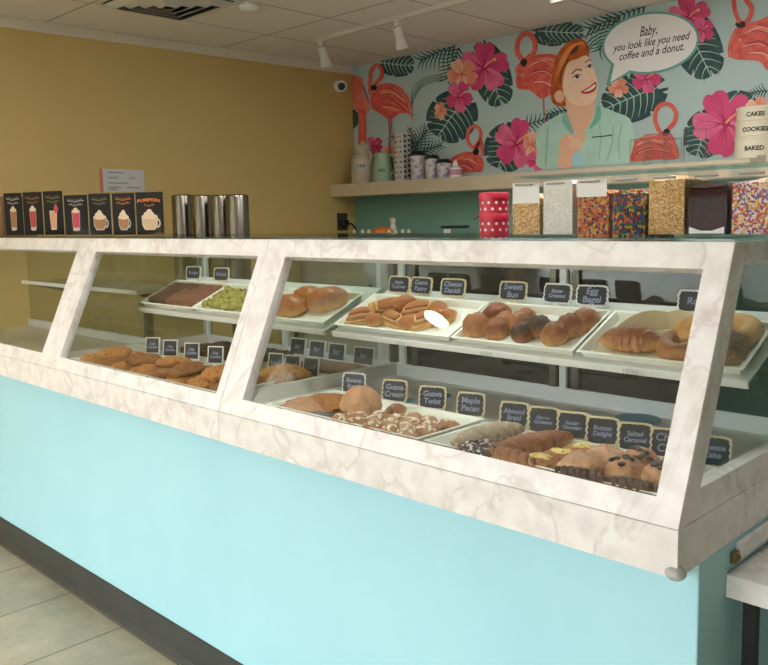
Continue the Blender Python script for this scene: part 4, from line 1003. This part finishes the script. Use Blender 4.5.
# stacked cream cake tins
p = at(757, 160); cx_ = p.x; zb = SHZ+.0006; IV = mat('ivory_tin', (222, 212, 186), .4); BR = mat('tin_print_black', (50, 46, 42), .6)
for i, (w_, r, h) in enumerate([('BAKED', .112, .115), ('COOKIES', .109, .078), ('CAKES', .106, .075)]):
    c = (cx_, SY2, zb)
    t = thing('cake_tin', 'ivory tin lettered %s, %s of the stack of three' % (w_, ['bottom', 'middle', 'top'][i]), 'tin', c, 'ivory lettered tins')
    tb = MB().lathe([(0, 0), (r, 0), (r, h-.013)], IV, c, 40).build('tin_body', t, smooth=40)
    MB().lathe([(r-.002, h-.016), (r+.003, h-.016), (r+.003, h-.003), (r-.004, h-.0005), (0, h-.0005)], IV, c, 40).build('lid', t, smooth=40)
    vs, fs = text_geo(w_, .031, 0, 'CENTER', .0012); lt = MB(); R0 = r+.0012
    lt.add([(c[0]+R0*math.sin(x/R0+.22), c[1]-R0*math.cos(x/R0+.22), c[2]+(h-.016)/2+y) for x, y, _ in vs], fs, BR); lt.build('lettering', tb)
    zb += h+.0002
# small notice on the shelf's front edge
p = ony(757, 159, SHY); MB_ = MB().box(p.x-.035, p.x+.045, SHY-.002, SHY-.0005, p.z-.022, p.z+.018, mat('notice_grey', (150, 140, 120), .6))
tag(MB_.build('shelf_label', None, (p.x, SHY, p.z)), 'small grey label on the shelf edge under the ivory tins', 'label')

# ---- paper notice on the left wall
ya, yb = 2.575, 2.858; xs = lambda y: lwx(y)+.0008
t = thing('wall_notice', 'white printed notice with red edge on the mustard wall', 'sign', (lwx(2.7), 2.7, 1.6))
def wallquad(mb, y0, y1, z0, z1, d, m): mb.prism([(xs(y0), y0), (xs(y1), y1), (xs(y1)+d, y1), (xs(y0)+d, y0)], 'z', z0, z1, m)
n_ = MB(); wallquad(n_, ya, yb, 1.612, 1.757, .003, mat('notice_paper', (206, 204, 206), .5)); n_.build('sheet', t)
n_ = MB(); wallquad(n_, ya-.02, ya, 1.606, 1.757, .0035, mat('notice_red', (206, 120, 100), .5)); n_.build('red_edge', t)
n_ = MB(); gm = mat('notice_text', (150, 150, 154), .6)
for z, a, b in ((1.735, .03, .14), (1.702, .03, .10), (1.702, .18, .22), (1.668, .03, .17), (1.640, .03, .12), (1.640, .16, .25), (1.626, .03, .09)):
    n_.prism([(xs(ya+a)+.0031, ya+a), (xs(ya+b)+.0031, ya+b), (xs(ya+b)+.0036, ya+b), (xs(ya+a)+.0036, ya+a)], 'z', z-.004, z+.004, gm)
n_.build('printed_lines', t)

# ---- ceiling fittings
t = thing('ceiling_vent', 'square white louvred air vent in the ceiling', 'vent', (-4.19, 2.57, CZ))
cx0, cy0 = -4.19, 2.57
VW = mat('vent_white', (206, 200, 188), .5)
fr = MB()
def ringf(mb, s0, s1, z0, z1, m):
    vs = []
    for s_, z in ((s0, z0), (s1, z1)):
        vs += [(cx0-s_, cy0-s_, z), (cx0+s_, cy0-s_, z), (cx0+s_, cy0+s_, z), (cx0-s_, cy0+s_, z)]
    mb.add(vs, [(i, (i+1) % 4, 4+(i+1) % 4, 4+i) for i in range(4)], m)
ringf(fr, .30, .275, CZ-.004, CZ-.006, VW); ringf(fr, .30, .30, CZ-.0005, CZ-.004, VW); ringf(fr, .275, .262, CZ-.006, CZ-.002, VW); fr.build('vent_frame', t)
MB().box(cx0-.262, cx0+.262, cy0-.262, cy0+.262, CZ-.003, CZ-.0012, mat('vent_dark', (30, 30, 30), .8)).build('duct', t)
for k in range(4):
    lv = MB(); s_ = .25-k*.058; ringf(lv, s_, s_-.042, CZ-.006, CZ-.034, VW); ringf(lv, s_-.042, s_-.044, CZ-.034, CZ-.032, VW); ringf(lv, s_-.044, s_-.002, CZ-.032, CZ-.0045, VW); lv.build('louvre', t)
o = MB().lathe([(0, 0), (.06, 0), (.06, -.012), (.045, -.026), (0, -.028)], WHITE, (0, 0, 0), 28).build('smoke_detector', None, (0, 0, 0), smooth=45); o.location = (-3.97, 2.96, CZ-.0005); tag(o, 'small round white smoke detector on the ceiling beside the vent', 'smoke detector')
t = thing('track_light', 'white ceiling track with spotlight heads before the mural', 'light', (-3.2, 3.75, CZ))
TRW = mat('track_white', (214, 206, 194), .4)
ty = lambda x: 3.80-(x+4.346)*.047
MB().prism([(-4.35, ty(-4.35)-.017), (-1.6, ty(-1.6)-.017), (-1.6, ty(-1.6)+.017), (-4.35, ty(-4.35)+.017)], 'z', CZ-.028, CZ-.0005, TRW).build('track', t)
def spot(x, y, zt, par):
    b = MB(); b.box(x-.022, x+.022, y-.014, y+.014, zt-.03, zt-.0005, TRW); b.build('adapter', par)
    b = MB(); b.tube([(x, y, zt-.03), (x, y, zt-.06)], .007, TRW, 10); b.build('stem', par, smooth=60)
    d = Vector((.10, .22, -1)).normalized(); q = d.to_track_quat('-Z', 'Y').to_matrix().to_4x4(); M = Matrix.Translation((x, y, zt-.055)) @ q @ Matrix.Scale(.7, 4)
    b = MB(); b.lathe([(0, .02), (.038, .015), (.044, 0), (.038, -.05), (.04, -.075), (.052, -.12), (.055, -.165), (.049, -.165), (.044, -.12), (0, -.11)], TRW, M=M, seg=26); sh_ = b.build('spot_head', par, smooth=40)
    b = MB(); b.lathe([(0, -.112), (.042, -.125), (.04, -.13), (0, -.132)], mat('bulb_glass', (230, 226, 214), .2), M=M, seg=20); b.build('bulb', sh_, smooth=40)
for x in (-4.305, -3.57): spot(x, ty(x), CZ-.028, t)
p = onz(553, -12, 2.52)
t = thing('spotlight', 'white spotlight head hanging near the mural\'s top edge', 'light', (p.x, p.y, CZ)); spot(p.x, p.y, CZ, t)
# lit lamp further forward in the shop (its glint shows in the slanted glass)
t = thing('ceiling_lamp', 'round white lit ceiling lamp in the front of the shop', 'light', (-3.36, -.40, CZ))
MB().lathe([(.105, -.0005), (.105, -.02), (.085, -.028), (.082, -.02)], WHITE, (-3.36, -.40, CZ), 32).build('housing', t, smooth=40)
MB().lathe([(0, -.021), (.082, -.021), (.08, -.018), (0, -.018)], emis('lamp_glow', (255, 244, 226), 60), (-3.36, -.40, CZ), 32).build('diffuser', t)
# security camera on the left wall, by the corner
y_ = 4.55; p = Vector((lwx(y_), y_, 2.455))
t = thing('security_camera', 'small white wall camera with black lens, high in the corner', 'camera', p)
MB().lathe([(.035, .0005), (.045, .004), (.04, .014), (0, .016)], WHITE, M=Matrix.Translation(p) @ Matrix.Rotation(PI/2, 4, 'Y'), seg=24).build('mount', t, smooth=40)
M = Matrix.Translation(p+Vector((.055, -.01, -.005))) @ Vector((.62, -.6, -.2)).to_track_quat('Z', 'Y').to_matrix().to_4x4()
MB().lathe([(0, -.045), (.034, -.04), (.042, -.02), (.042, .04), (.036, .046), (.03, .04)], WHITE, M=M, seg=26).build('housing', t, smooth=40)
MB().lathe([(.032, .036), (.028, .042), (.012, .046), (0, .047)], BLACK, M=M, seg=22).build('lens', t, smooth=40)

# ================================================================== THE MURAL (printed wallpaper, flat on the wall)
MUR = thing('flamingo_mural', 'printed tropical mural of flamingos, leaves and a red-haired woman', 'mural', (-3.2, YW, 1.7))
def pm(n, c, r=.55, c2=None, s=30): return mat('print_'+n, c, r, c2, s)
M_BG = pm('pale_mint', (186, 206, 202), .55, (180, 200, 198), 1.2); M_LEAF = pm('dark_leaf', (36, 62, 72), .55, (50, 92, 86), 14); M_LEAF2 = pm('leaf_green', (52, 96, 84), .55, (38, 74, 70), 10); M_VEIN = pm('leaf_vein', (178, 204, 194))
M_FL = pm('flamingo_coral', (232, 108, 90), .55, (216, 78, 74), 24); M_FL2 = pm('flamingo_light', (238, 142, 118), .55, (228, 112, 92), 14); M_FL3 = pm('flamingo_deep', (196, 54, 62)); M_FLW = pm('flamingo_pale', (246, 190, 170)); M_PK = pm('hibiscus_pink', (226, 78, 132), .55, (214, 62, 116), 10); M_PK2 = pm('hibiscus_light', (236, 118, 158), .55, (226, 88, 138), 14); M_PK3 = pm('hibiscus_deep', (180, 30, 84))
M_PE = pm('peach_petal', (240, 166, 136), .55, (230, 140, 112), 12); M_PE2 = pm('peach_deep', (222, 104, 74)); M_BLK = pm('ink_black', (32, 30, 32)); M_LEG = pm('leg_mauve', (178, 110, 108))
M_HAIR = pm('red_hair', (206, 104, 38), .55, (172, 72, 24), 20); M_HAIRD = pm('hair_shadow', (96, 42, 22)); M_SKIN = pm('skin', (252, 216, 186), .55, (246, 204, 172), 8); M_SKIN2 = pm('skin_warm', (240, 188, 154)); M_LIP = pm('lips_red', (200, 48, 52)); M_TOOTH = pm('teeth_white', (246, 240, 232)); M_BLOU = pm('mint_blouse', (188, 222, 204), .55, (176, 212, 196), 8); M_BLOUD = pm('blouse_fold', (142, 190, 176)); M_COLL = pm('mint_collar', (120, 190, 164)); M_EYE = pm('eye_dark', (60, 46, 42)); M_CUP = pm('pale_blue_cup', (170, 214, 222)); M_BUB = pm('bubble_white', (244, 240, 236)); M_BUBE = pm('bubble_teal_edge', (110, 172, 158))
LAY = [0]
def wp(px, py, lay):
    """photo point -> point on the wall's face, lifted by its print layer"""
    p = ony(px, py, YW); return (p.x, YW-.0012-lay*.000006, p.z)
def cA(X, Y): return (340+X/3.491, Y/3.491)
def cB(X, Y): return (548+X/3.491, Y/3.491)
def cE(X, Y): return (520+X/4.585, 30+Y/4.585)
class Fig:
    def __init__(s): s.mb = MB()
    def poly(s, pts, m):
        LAY[0] += 1; s.mb.add([wp(x, y, LAY[0]) for x, y in pts], [tuple(range(len(pts)))], m)
    def smooth(s, pts, m, n=6, closed=True):
        s.poly(spline(pts, n, closed), m)
    def stroke(s, pts, w, m, n=8):
        LAY[0] += 1; P = spline(pts, n, False); L_ = []
        N_ = len(P)
        for i, (x, y) in enumerate(P):
            a, b = P[max(0, i-1)], P[min(N_-1, i+1)]; dx, dy = b[0]-a[0], b[1]-a[1]; l = math.hypot(dx, dy) or 1
            ww = (w(i/(N_-1)) if callable(w) else w)/2
            L_ += [wp(x-dy/l*ww, y+dx/l*ww, LAY[0]), wp(x+dy/l*ww, y-dx/l*ww, LAY[0])]
        s.mb.add(L_, [(2*i, 2*i+2, 2*i+3, 2*i+1) for i in range(N_-1)], m)
    def ell(s, cx, cy, rx, ry, m, rot=0, n=28):
        c, k = math.cos(rot), math.sin(rot)
        s.poly([(cx+rx*math.cos(a)*c-ry*math.sin(a)*k, cy+rx*math.cos(a)*k+ry*math.sin(a)*c) for a in [2*PI*i/n for i in range(n)]], m)
    def build(s, name): return s.mb.build(name, MUR)
def spline(P, n, closed):
    R = []; N_ = len(P)
    rng = range(N_) if closed else range(N_-1)
    for i in rng:
        g = (lambda j: P[j % N_]) if closed else (lambda j: P[min(max(j, 0), N_-1)])
        a, b, c, d = g(i-1), g(i), g(i+1), g(i+2)
        for k in range(n):
            t_ = k/n; q = []
            for e in (0, 1): q.append(.5*((2*b[e])+(-a[e]+c[e])*t_+(2*a[e]-5*b[e]+4*c[e]-d[e])*t_*t_+(-a[e]+3*b[e]-3*c[e]+d[e])*t_**3))
            R.append(tuple(q))
    if not closed: R.append(P[-1])
    return R
# paper ground
f_ = MB(); yb_ = YW
c0 = ony(352.5, 66, YW).x
f_.box(c0, -.6, YW-.0012, YW-.0004, SHZ-.02, CZ-.001, M_BG); f_.build('wallpaper', MUR)
def clipY(y): return y
def monstera(cx, cy, rx, ry, rot, m=M_LEAF, name='leaf_print', slits=7):
    f = Fig(); c, k = math.cos(rot), math.sin(rot)
    T_ = lambda u, v: (cx+u*rx*c-v*ry*k, cy+u*rx*k+v*ry*c)
    pts = []
    N_ = 120
    for i in range(N_):
        a = 2*PI*i/N_; r = 1-.12*max(0, math.cos(a))**8
        # slits between the lobes
        s = abs(math.sin(a*slits/2+.4)); r *= 1-.26*max(0, 1-s*5)
        if abs(a-PI) < .12: r *= .72
        pts.append(T_(r*math.cos(a), r*math.sin(a)))
    f.poly(pts, m)
    f.stroke([T_(-.75, 0), T_(0, .03), T_(.92, 0)], 1.0, M_VEIN)
    for q in range(7):
        u = -.6+q*.2
        for sg in (-1, 1):
            l = .82*math.sqrt(max(.05, 1-(u+.25)**2)); f.stroke([T_(u, 0), T_(u+.1, sg*l*.5), T_(u+.28, sg*l)], lambda s_: 1.25*(1-s_*.7), M_VEIN); f.stroke([T_(u+.1, sg*.06), T_(u+.2, sg*l*.5), T_(u+.36, sg*l*.9)], lambda s_: 1.3*(1-s_*.8), M_LEAF2)
    return f.build(name)
def palm(x, y, ang, L, n, spread, m=M_LEAF, w=1.6, name='palm_print'):
    f = Fig(); a = ang
    tip = (x+math.cos(a)*L, y+math.sin(a)*L); f.stroke([(x, y), ((x+tip[0])/2, (y+tip[1])/2-1), tip], 1.1, m)
    for i in range(n):
        s = (i+.5)/n; bx_, by_ = x+math.cos(a)*L*s, y+math.sin(a)*L*s
        for sg in (-1, 1):
            l = spread*(1-.55*s); b = a+sg*(1.05-.5*s)
            f.stroke([(bx_, by_), (bx_+math.cos(b)*l*.5, by_+math.sin(b)*l*.5), (bx_+math.cos(b+sg*.15)*l, by_+math.sin(b+sg*.15)*l)], lambda t_: w*(1-.85*t_)+.15, m, 5)
    return f.build(name)
def hibiscus(cx, cy, r, cols, rot=0, name='hibiscus_print', sq=1.0):
    f = Fig()
    for k in range(5):
        a = rot+2*PI*k/5; ca, sa = math.cos(a), math.sin(a); pts = []
        for u, v in ((.05, .05), (.35, .28), (.7, .42), (.95, .36), (1.03, .15), (.98, -.02), (1.05, -.18), (.9, -.38), (.6, -.40), (.3, -.25), (.05, -.05)):
            u *= r; v *= r; pts.append((cx+(u*ca-v*sa)*sq, cy+u*sa+v*ca))
        f.smooth(pts, cols[k % 2], 4)
        for v in (-.16, 0, .16): f.stroke([(cx+r*.12*ca*sq, cy+r*.12*sa), (cx+(r*.45*ca-v*r*.6*sa)*sq, cy+r*.45*sa+v*r*.6*ca), (cx+(r*.8*ca-v*r*1.1*sa)*sq, cy+r*.8*sa+v*r*1.1*ca)], lambda t_: r*.035*(1-t_)+.1, cols[2], 4)
    f.ell(cx, cy, r*.14*sq, r*.14, cols[2])
    f.stroke([(cx, cy), (cx+r*.2, cy-r*.2), (cx+r*.42, cy-r*.32)], r*.07, M_PE); f.ell(cx+r*.43, cy-r*.33, r*.08, r*.07, M_CUST)
    return f.build(name)
M_CUST = pm('stamen_yellow', (238, 196, 90))
PKS = [M_PK, M_PK2, M_PK3]; PES = [M_PE, pm('peach_light', (244, 188, 160)), M_PE2]
def flamingo(neck, body, legs, beak, nw, feathers, head=None, eye=None, name='flamingo_print'):
    f = Fig()
    for l in legs: f.stroke(l, 1.8, M_LEG)
    f.smooth(body, M_FL, 5)
    for i, (p, w) in enumerate(feathers): f.stroke(p, w, [M_FL2, M_FL3, M_FL2][i % 3])
    rs = random.Random(int(body[0][0]*7))
    for p, w in feathers:
        for q in range(3):
            dx, dy = rs.uniform(-2.5, 2.5), rs.uniform(-3, 3)
            f.stroke([(x+dx+rs.uniform(-.6, .6), y+dy) for x, y in p], w*.3, [M_FL2, M_FLW, M_FL3][q])
    f.stroke(neck, nw, M_FL, 10)
    f.stroke([(x-.8, y-.2) for x, y in neck[:-1]], lambda t_: .9, M_FL2, 10)
    if head: f.ell(head[0], head[1], head[2], head[3], M_FL2)
    if beak: f.smooth(beak, M_BLK, 4)
    if eye: f.ell(eye[0], eye[1], .9, .9, M_TOOTH); f.ell(eye[0], eye[1], .45, .45, M_BLK)
    return f.build(name)
A = lambda L_: [cA(*p) for p in L_]; Bq = lambda L_: [cB(*p) for p in L_]; Eq = lambda L_: [cE(*p) for p in L_]
# --- foliage first, birds and flowers over it
f = Fig(); f.smooth(A([(45, 385), (62, 392), (66, 425), (52, 447), (44, 440)]), M_LEAF, 4); f.build('leaf_print')
monstera(*cA(197, 224), 20, 12.5, .1)
palm(*cA(405, 160), 2.75, 38, 9, 24, M_LEAF, 1.9); palm(*cA(418, 165), 1.95, 34, 9, 22, M_LEAF, 1.9)
f = Fig()
for k in range(5): f.stroke(A([(360, 262+k*4), (300-k*4, 270+k*9), (255-k*2, 310+k*18), (250+k*3, 345+k*14)]), .6, M_LEAF2)
f.build('palm_print')
monstera(*cA(530, 262), 36, 19, 1.25); monstera(*cA(392, 408), 28, 25, 2.2)
palm(*cA(250, 545), -1.05, 30, 9, 20, M_LEAF, 1.6); palm(*cA(262, 540), -.35, 28, 8, 15, M_LEAF, 1.5); palm(*cA(248, 540), -1.6, 26, 7, 10, M_LEAF, 1.4)
palm(*cA(275, 500), -2.9, 30, 7, 10, M_LEAF2, 1.3)
monstera(*cA(585, 515), 26, 23, 2.0); palm(*cA(640, 440), -.25, 38, 9, 12, M_LEAF, 1.8); monstera(*cA(735, 120), 20, 12, .1)
monstera(*cB(45, 112), 26, 11, .05)
palm(*cB(345, 20), 2.75, 62, 12, 30, M_LEAF, 2.1); palm(*cB(250, 55), 2.1, 40, 10, 26, M_LEAF2, 1.8)
f = Fig()
for k in range(7): f.stroke(Bq([(215, 95+k*5), (170-k*3, 110+k*9), (125, 130+k*16)]), 1.1, M_VEIN if k % 2 else M_LEAF2)
f.build('palm_print')
monstera(*cB(520, 155), 40, 24, 1.15); monstera(*cB(300, 340), 36, 24, 2.75); monstera(*cB(545, 470), 26, 20, 1.9); monstera(*cB(670, 375), 20, 17, .3)
palm(*cB(768, 318), 3.0, 18, 6, 10, M_LEAF, 1.6); palm(*cB(70, 385), 2.9, 22, 6, 10, M_LEAF, 2.0)
# --- flowers
hibiscus(*cA(505, 235), 24, PKS, -.3); hibiscus(*cA(428, 258), 15, PES, .4); hibiscus(*cA(417, 338), 15.5, PKS, .2, sq=.8); hibiscus(*cA(352, 388), 9, PES, 0, sq=.7)
hibiscus(*cA(120, 508), 9, PKS, .5); hibiscus(*cA(170, 535), 8, PES, .1)
hibiscus(*cA(618, 500), 24, PKS, -.1, sq=.9); hibiscus(*cA(675, 505), 13, PES, .8, sq=.75); hibiscus(*cA(690, 560), 10, PKS, .2)
hibiscus(*cB(495, 60), 21, PKS, -.5); hibiscus(*cB(540, 105), 12, PKS, .6); hibiscus(*cB(345, 275), 14, PKS, .1); hibiscus(*cB(247, 305), 10, PES, .3)
hibiscus(*cB(622, 430), 32, PKS, -.75); hibiscus(*cB(735, 385), 13, PES, 0)
# --- birds
f = Fig(); f.smooth(A([(44, 272), (66, 266), (84, 285), (82, 320), (96, 350), (106, 382), (92, 396), (78, 380), (60, 392), (44, 350)]), M_FL2, 4); f.poly(A([(66, 378), (92, 382), (96, 525), (66, 530)]), M_FL); f.stroke(A([(76, 390), (80, 520)]), .8, M_FL2)
f.stroke(A([(84, 300), (104, 360)]), 1.2, M_FL3); f.build('flamingo_print')
flamingo(A([(122, 340), (108, 318), (107, 280), (112, 245), (128, 228), (145, 240), (147, 268), (132, 288), (122, 308)]), A([(108, 330), (125, 305), (160, 290), (205, 300), (240, 340), (258, 425), (245, 400), (215, 395), (190, 410), (170, 415), (140, 395), (112, 375)]),
         [A([(172, 412), (176, 470), (178, 520), (184, 590)]), A([(182, 408), (180, 450), (174, 500), (176, 545)])], A([(110, 302), (122, 296), (132, 306), (124, 318), (113, 316)]), 4.2,
         [(A([(140, 320), (180, 318), (225, 350)]), 2.5), (A([(150, 345), (190, 350), (235, 385)]), 2), (A([(150, 375), (185, 380), (210, 390)]), 2.4), (A([(205, 310), (235, 350), (250, 400)]), 2)], None, cA(120, 318))
flamingo(A([(500, 545), (498, 520), (492, 490), (470, 515), (448, 490), (455, 450), (478, 442), (494, 465), (486, 500), (478, 525)]), A([(388, 560), (400, 545), (440, 530), (480, 535), (502, 560), (500, 595), (480, 600), (440, 602), (390, 604), (384, 590)]),
         [], A([(465, 528), (480, 518), (488, 530), (478, 542), (468, 538)]), 3.6, [(A([(400, 560), (440, 550), (475, 570)]), 2), (A([(400, 580), (440, 575), (470, 590)]), 2)])
flamingo(A([(640, 270), (622, 245), (640, 215), (622, 185), (622, 150), (640, 122), (665, 120), (683, 150), (678, 185), (655, 205), (644, 222)]), A([(622, 255), (640, 225), (680, 195), (720, 188), (760, 195), (800, 240), (800, 330), (768, 350), (740, 330), (705, 345), (665, 315), (625, 310), (616, 285)]),
         [A([(712, 340), (714, 390), (716, 450)])], A([(632, 215), (646, 204), (656, 216), (648, 232), (636, 230)]), 5.0,
         [(A([(665, 230), (710, 215), (760, 240)]), 3), (A([(670, 260), (715, 250), (765, 280)]), 2.5), (A([(680, 290), (720, 290), (760, 320)]), 3), (A([(700, 205), (740, 205), (775, 225)]), 2)], None, cA(640, 262))
flamingo(Bq([(450, 545), (440, 500), (425, 470), (400, 470), (378, 430), (378, 390), (400, 365), (430, 368), (448, 395), (440, 430), (420, 450)]), Bq([(290, 520), (310, 490), (350, 470), (400, 470), (440, 490), (455, 520), (455, 552), (400, 556), (340, 560), (290, 562)]),
         [], Bq([(402, 462), (415, 448), (428, 458), (420, 474), (408, 474)]), 4.4, [(Bq([(310, 510), (350, 490), (400, 500)]), 2.5), (Bq([(310, 535), (360, 520), (420, 530)]), 2.5), (Bq([(340, 480), (390, 480), (430, 510)]), 2)])
flamingo(Bq([(640, 200), (640, 160), (660, 110), (700, 70), (712, 30), (690, -4)]), Bq([(636, 180), (650, 130), (690, 90), (740, 70), (800, 60), (820, 200), (770, 245), (740, 215), (690, 210), (650, 205)]),
         [], Bq([(655, 85), (672, 72), (690, 80), (688, 95), (668, 98)]), 5.2, [(Bq([(690, 120), (730, 100), (770, 110)]), 3), (Bq([(690, 160), (740, 150), (770, 160)]), 3), (Bq([(700, 190), (740, 190), (770, 205)]), 3)], None, cB(672, 140))
f = Fig(); f.stroke(Bq([(650, 0), (655, 40), (672, 80)]), 4.5, M_FL); f.build('flamingo_print')
# --- the woman
f = Fig()
f.smooth(Eq([(78, 470), (120, 425), (200, 380), (225, 400), (345, 375), (372, 352), (440, 377), (500, 402), (520, 445), (525, 520), (505, 590), (498, 612), (300, 622), (95, 634), (80, 560)]), M_BLOU, 4)
f.stroke(Eq([(430, 440), (425, 520), (400, 600)]), 1.2, M_BLOUD); f.stroke(Eq([(130, 450), (125, 540), (120, 625)]), 1.4, M_BLOUD); f.stroke(Eq([(470, 430), (455, 520), (460, 590)]), 1.0, M_BLOUD); f.stroke(Eq([(365, 420), (372, 500), (365, 600)]), .9, M_BLOUD)
f.stroke(Eq([(333, 492), (380, 488), (425, 482)]), 1.2, M_EYE)
f.build('blouse_print')
f = Fig()
f.smooth(Eq([(150, 200), (160, 140), (195, 80), (245, 45), (295, 45), (318, 85), (316, 130), (290, 150), (240, 150), (220, 200), (215, 260), (205, 300), (215, 345), (180, 350), (150, 330), (142, 285), (146, 240)]), M_HAIR, 5)
f.smooth(Eq([(222, 95), (240, 70), (268, 72), (262, 98), (236, 112)]), M_HAIRD, 4); f.stroke(Eq([(170, 190), (195, 130), (240, 100)]), 1.8, M_HAIRD); f.stroke(Eq([(185, 250), (195, 180), (225, 135)]), 1.2, M_HAIRD)
M_HAIRL = pm('hair_light', (236, 148, 74))
for q in range(4): f.stroke(Eq([(160+q*10, 250-q*22), (185+q*16, 150-q*18), (235+q*16, 75-q*6), (285+q*6, 58+q*8)]), lambda t_: 1.6*math.sin(PI*min(1, max(0, t_)))+.1, M_HAIRL)
f.stroke(Eq([(158, 300), (170, 320), (195, 338)]), 1.0, M_HAIRL); f.build('hair_print')
f = Fig()
f.smooth(Eq([(215, 320), (270, 330), (335, 320), (345, 360), (330, 415), (305, 455), (260, 475), (232, 440), (222, 385)]), M_SKIN2, 4)
f.smooth(Eq([(205, 200), (225, 150), (262, 135), (300, 118), (320, 130), (338, 170), (352, 210), (360, 250), (357, 292), (343, 325), (310, 345), (268, 345), (232, 330), (208, 300), (198, 255)]), M_SKIN, 5)
f.ell(*cE(184, 305), 5.0, 6.0, M_SKIN2); 
f.smooth(Eq([(282, 284), (318, 262), (348, 238), (354, 256), (346, 278), (322, 291), (298, 293)]), M_LIP, 4); f.smooth(Eq([(293, 283), (320, 268), (346, 248), (346, 262), (322, 279)]), M_TOOTH, 4)
f.ell(*cE(263, 216), 3.6, 1.8, M_TOOTH, -.4); f.ell(*cE(265, 215), 1.9, 1.7, M_EYE); f.stroke(Eq([(245, 220), (262, 206), (282, 208)]), .9, M_EYE); f.stroke(Eq([(240, 202), (262, 182), (288, 186)]), 1.1, M_HAIRD)
f.ell(*cE(320, 168), 3.0, 1.6, M_TOOTH, -.5); f.ell(*cE(322, 167), 1.6, 1.5, M_EYE); f.stroke(Eq([(306, 174), (320, 160), (334, 160)]), .8, M_EYE); f.stroke(Eq([(300, 152), (316, 138), (330, 140)]), 1.0, M_HAIRD)
f.stroke(Eq([(312, 190), (328, 218), (336, 232), (318, 238)]), .8, M_SKIN2)
f.build('face_print')
f = Fig(); f.smooth(Eq([(180, 630), (182, 560), (188, 505), (215, 478), (250, 482), (282, 462), (302, 478), (296, 512), (280, 545), (252, 570), (238, 590), (240, 628)]), M_SKIN2, 4)
for q in range(4): f.stroke(Eq([(222+q*18, 486+q*4), (240+q*14, 512+q*6), (236+q*12, 540)]), 1.0, M_SKIN)
f.smooth(Eq([(244, 572), (282, 556), (288, 616), (246, 622)]), M_CUP, 2); f.build('hand_print')
f = Fig(); f.smooth(Eq([(318, 452), (345, 400), (356, 345), (370, 352), (374, 400), (345, 440)]), M_COLL, 3); f.build('collar_print'); f = Fig(); f.smooth(Eq([(205, 378), (225, 400), (250, 470), (232, 470), (195, 420)]), M_BLOUD, 3); f.build('collar_print')
# --- speech bubble
f = Fig(); f.ell(*cB(360, 150), 49, 31, M_BUBE, -.14, 48); f.poly(Bq([(225, 210), (205, 300), (300, 250)]), M_BUBE)
f.ell(*cB(360, 150), 46.6, 28.6, M_BUB, -.14, 48); f.poly(Bq([(235, 215), (220, 288), (300, 238)]), M_BUB); o = f.build('speech_bubble_print')
lt = MB(); LAY[0] += 1
for body, X, Y, sz in (('Baby,', 352, 108, .085), ('you look like you need', 358, 148, .068), ('coffee and a donut.', 360, 182, .068)):
    p = ony(*cB(X, Y), YW); vs, fs = text_geo(body, sz, .3, 'CENTER', .0006)
    k = .245/max(v[0] for v in vs) if 'look' in body else (.205/max(v[0] for v in vs) if len(body) > 8 else .62)
    lt.add([(p.x+x*k, YW-.0012-LAY[0]*.000006, p.z+y*.95) for x, y, _ in vs], fs, M_BLK)
lt.build('lettering', o)

# ================================================================== LIGHT
W = bpy.data.worlds.new('sky'); bpy.context.scene.world = W; W.use_nodes = True
n = W.node_tree; n.nodes.clear(); out = n.nodes.new('ShaderNodeOutputWorld'); bg = n.nodes.new('ShaderNodeBackground')
bg.inputs[0].default_value = (.92, .96, 1.0, 1); bg.inputs[1].default_value = 5.6; n.links.new(bg.outputs[0], out.inputs[0])
# added panel lights, unseen above the frame, brightening the cases and staff side
for i, (x, y) in enumerate([(-2.55, 1.75), (-1.2, 1.75), (-2.0, 3.1), (-.6, 3.1)]):
    t = thing('added_light_panel', 'added square fill light panel, %s' % ['over the middle display case', 'over the right display case', 'over the staff side, left', 'over the staff side, right'][i], 'light', (x, y, CZ), 'added fill light panels')
    MB().box(x-.3, x+.3, y-.3, y+.3, CZ-.012, CZ-.0005, WHITE).build('panel_frame', t)
    MB().box(x-.28, x+.28, y-.28, y+.28, CZ-.0135, CZ-.0122, emis('fill_glow_%d' % i, (252, 251, 250), 8)).build('diffuser', t)

# ------------------------------------------------------------------ camera
cd = bpy.data.cameras.new('camera'); cam = bpy.data.objects.new('camera', cd); C.objects.link(cam)
cd.sensor_width = 36; cd.sensor_fit = 'HORIZONTAL'; cd.lens = FPX/768*36; cd.shift_y = -(332.5-CY)/768; cd.clip_start = .05
R3 = Matrix((CR, -CD, -CF)).transposed(); cam.matrix_world = Matrix.Translation(EYE) @ R3.to_4x4()
bpy.context.scene.camera = cam
sc = bpy.context.scene
sc.view_settings.view_transform = 'Standard'; sc.view_settings.look = 'None'; sc.view_settings.gamma = 1; sc.view_settings.use_curve_mapping = False
sc.view_settings.exposure = 1.25
try:
    sc.cycles.use_denoising = True; sc.cycles.max_bounces = 14; sc.cycles.transparent_max_bounces = 24; sc.cycles.sample_clamp_indirect = 4
    sc.cycles.caustics_reflective = False; sc.cycles.caustics_refractive = False
except Exception: pass
# lift everything so that the floor lies at zero
for o in list(sc.objects):
    if '_o' in o: del o['_o']
    if o.parent is None: o.location.z += ZUP
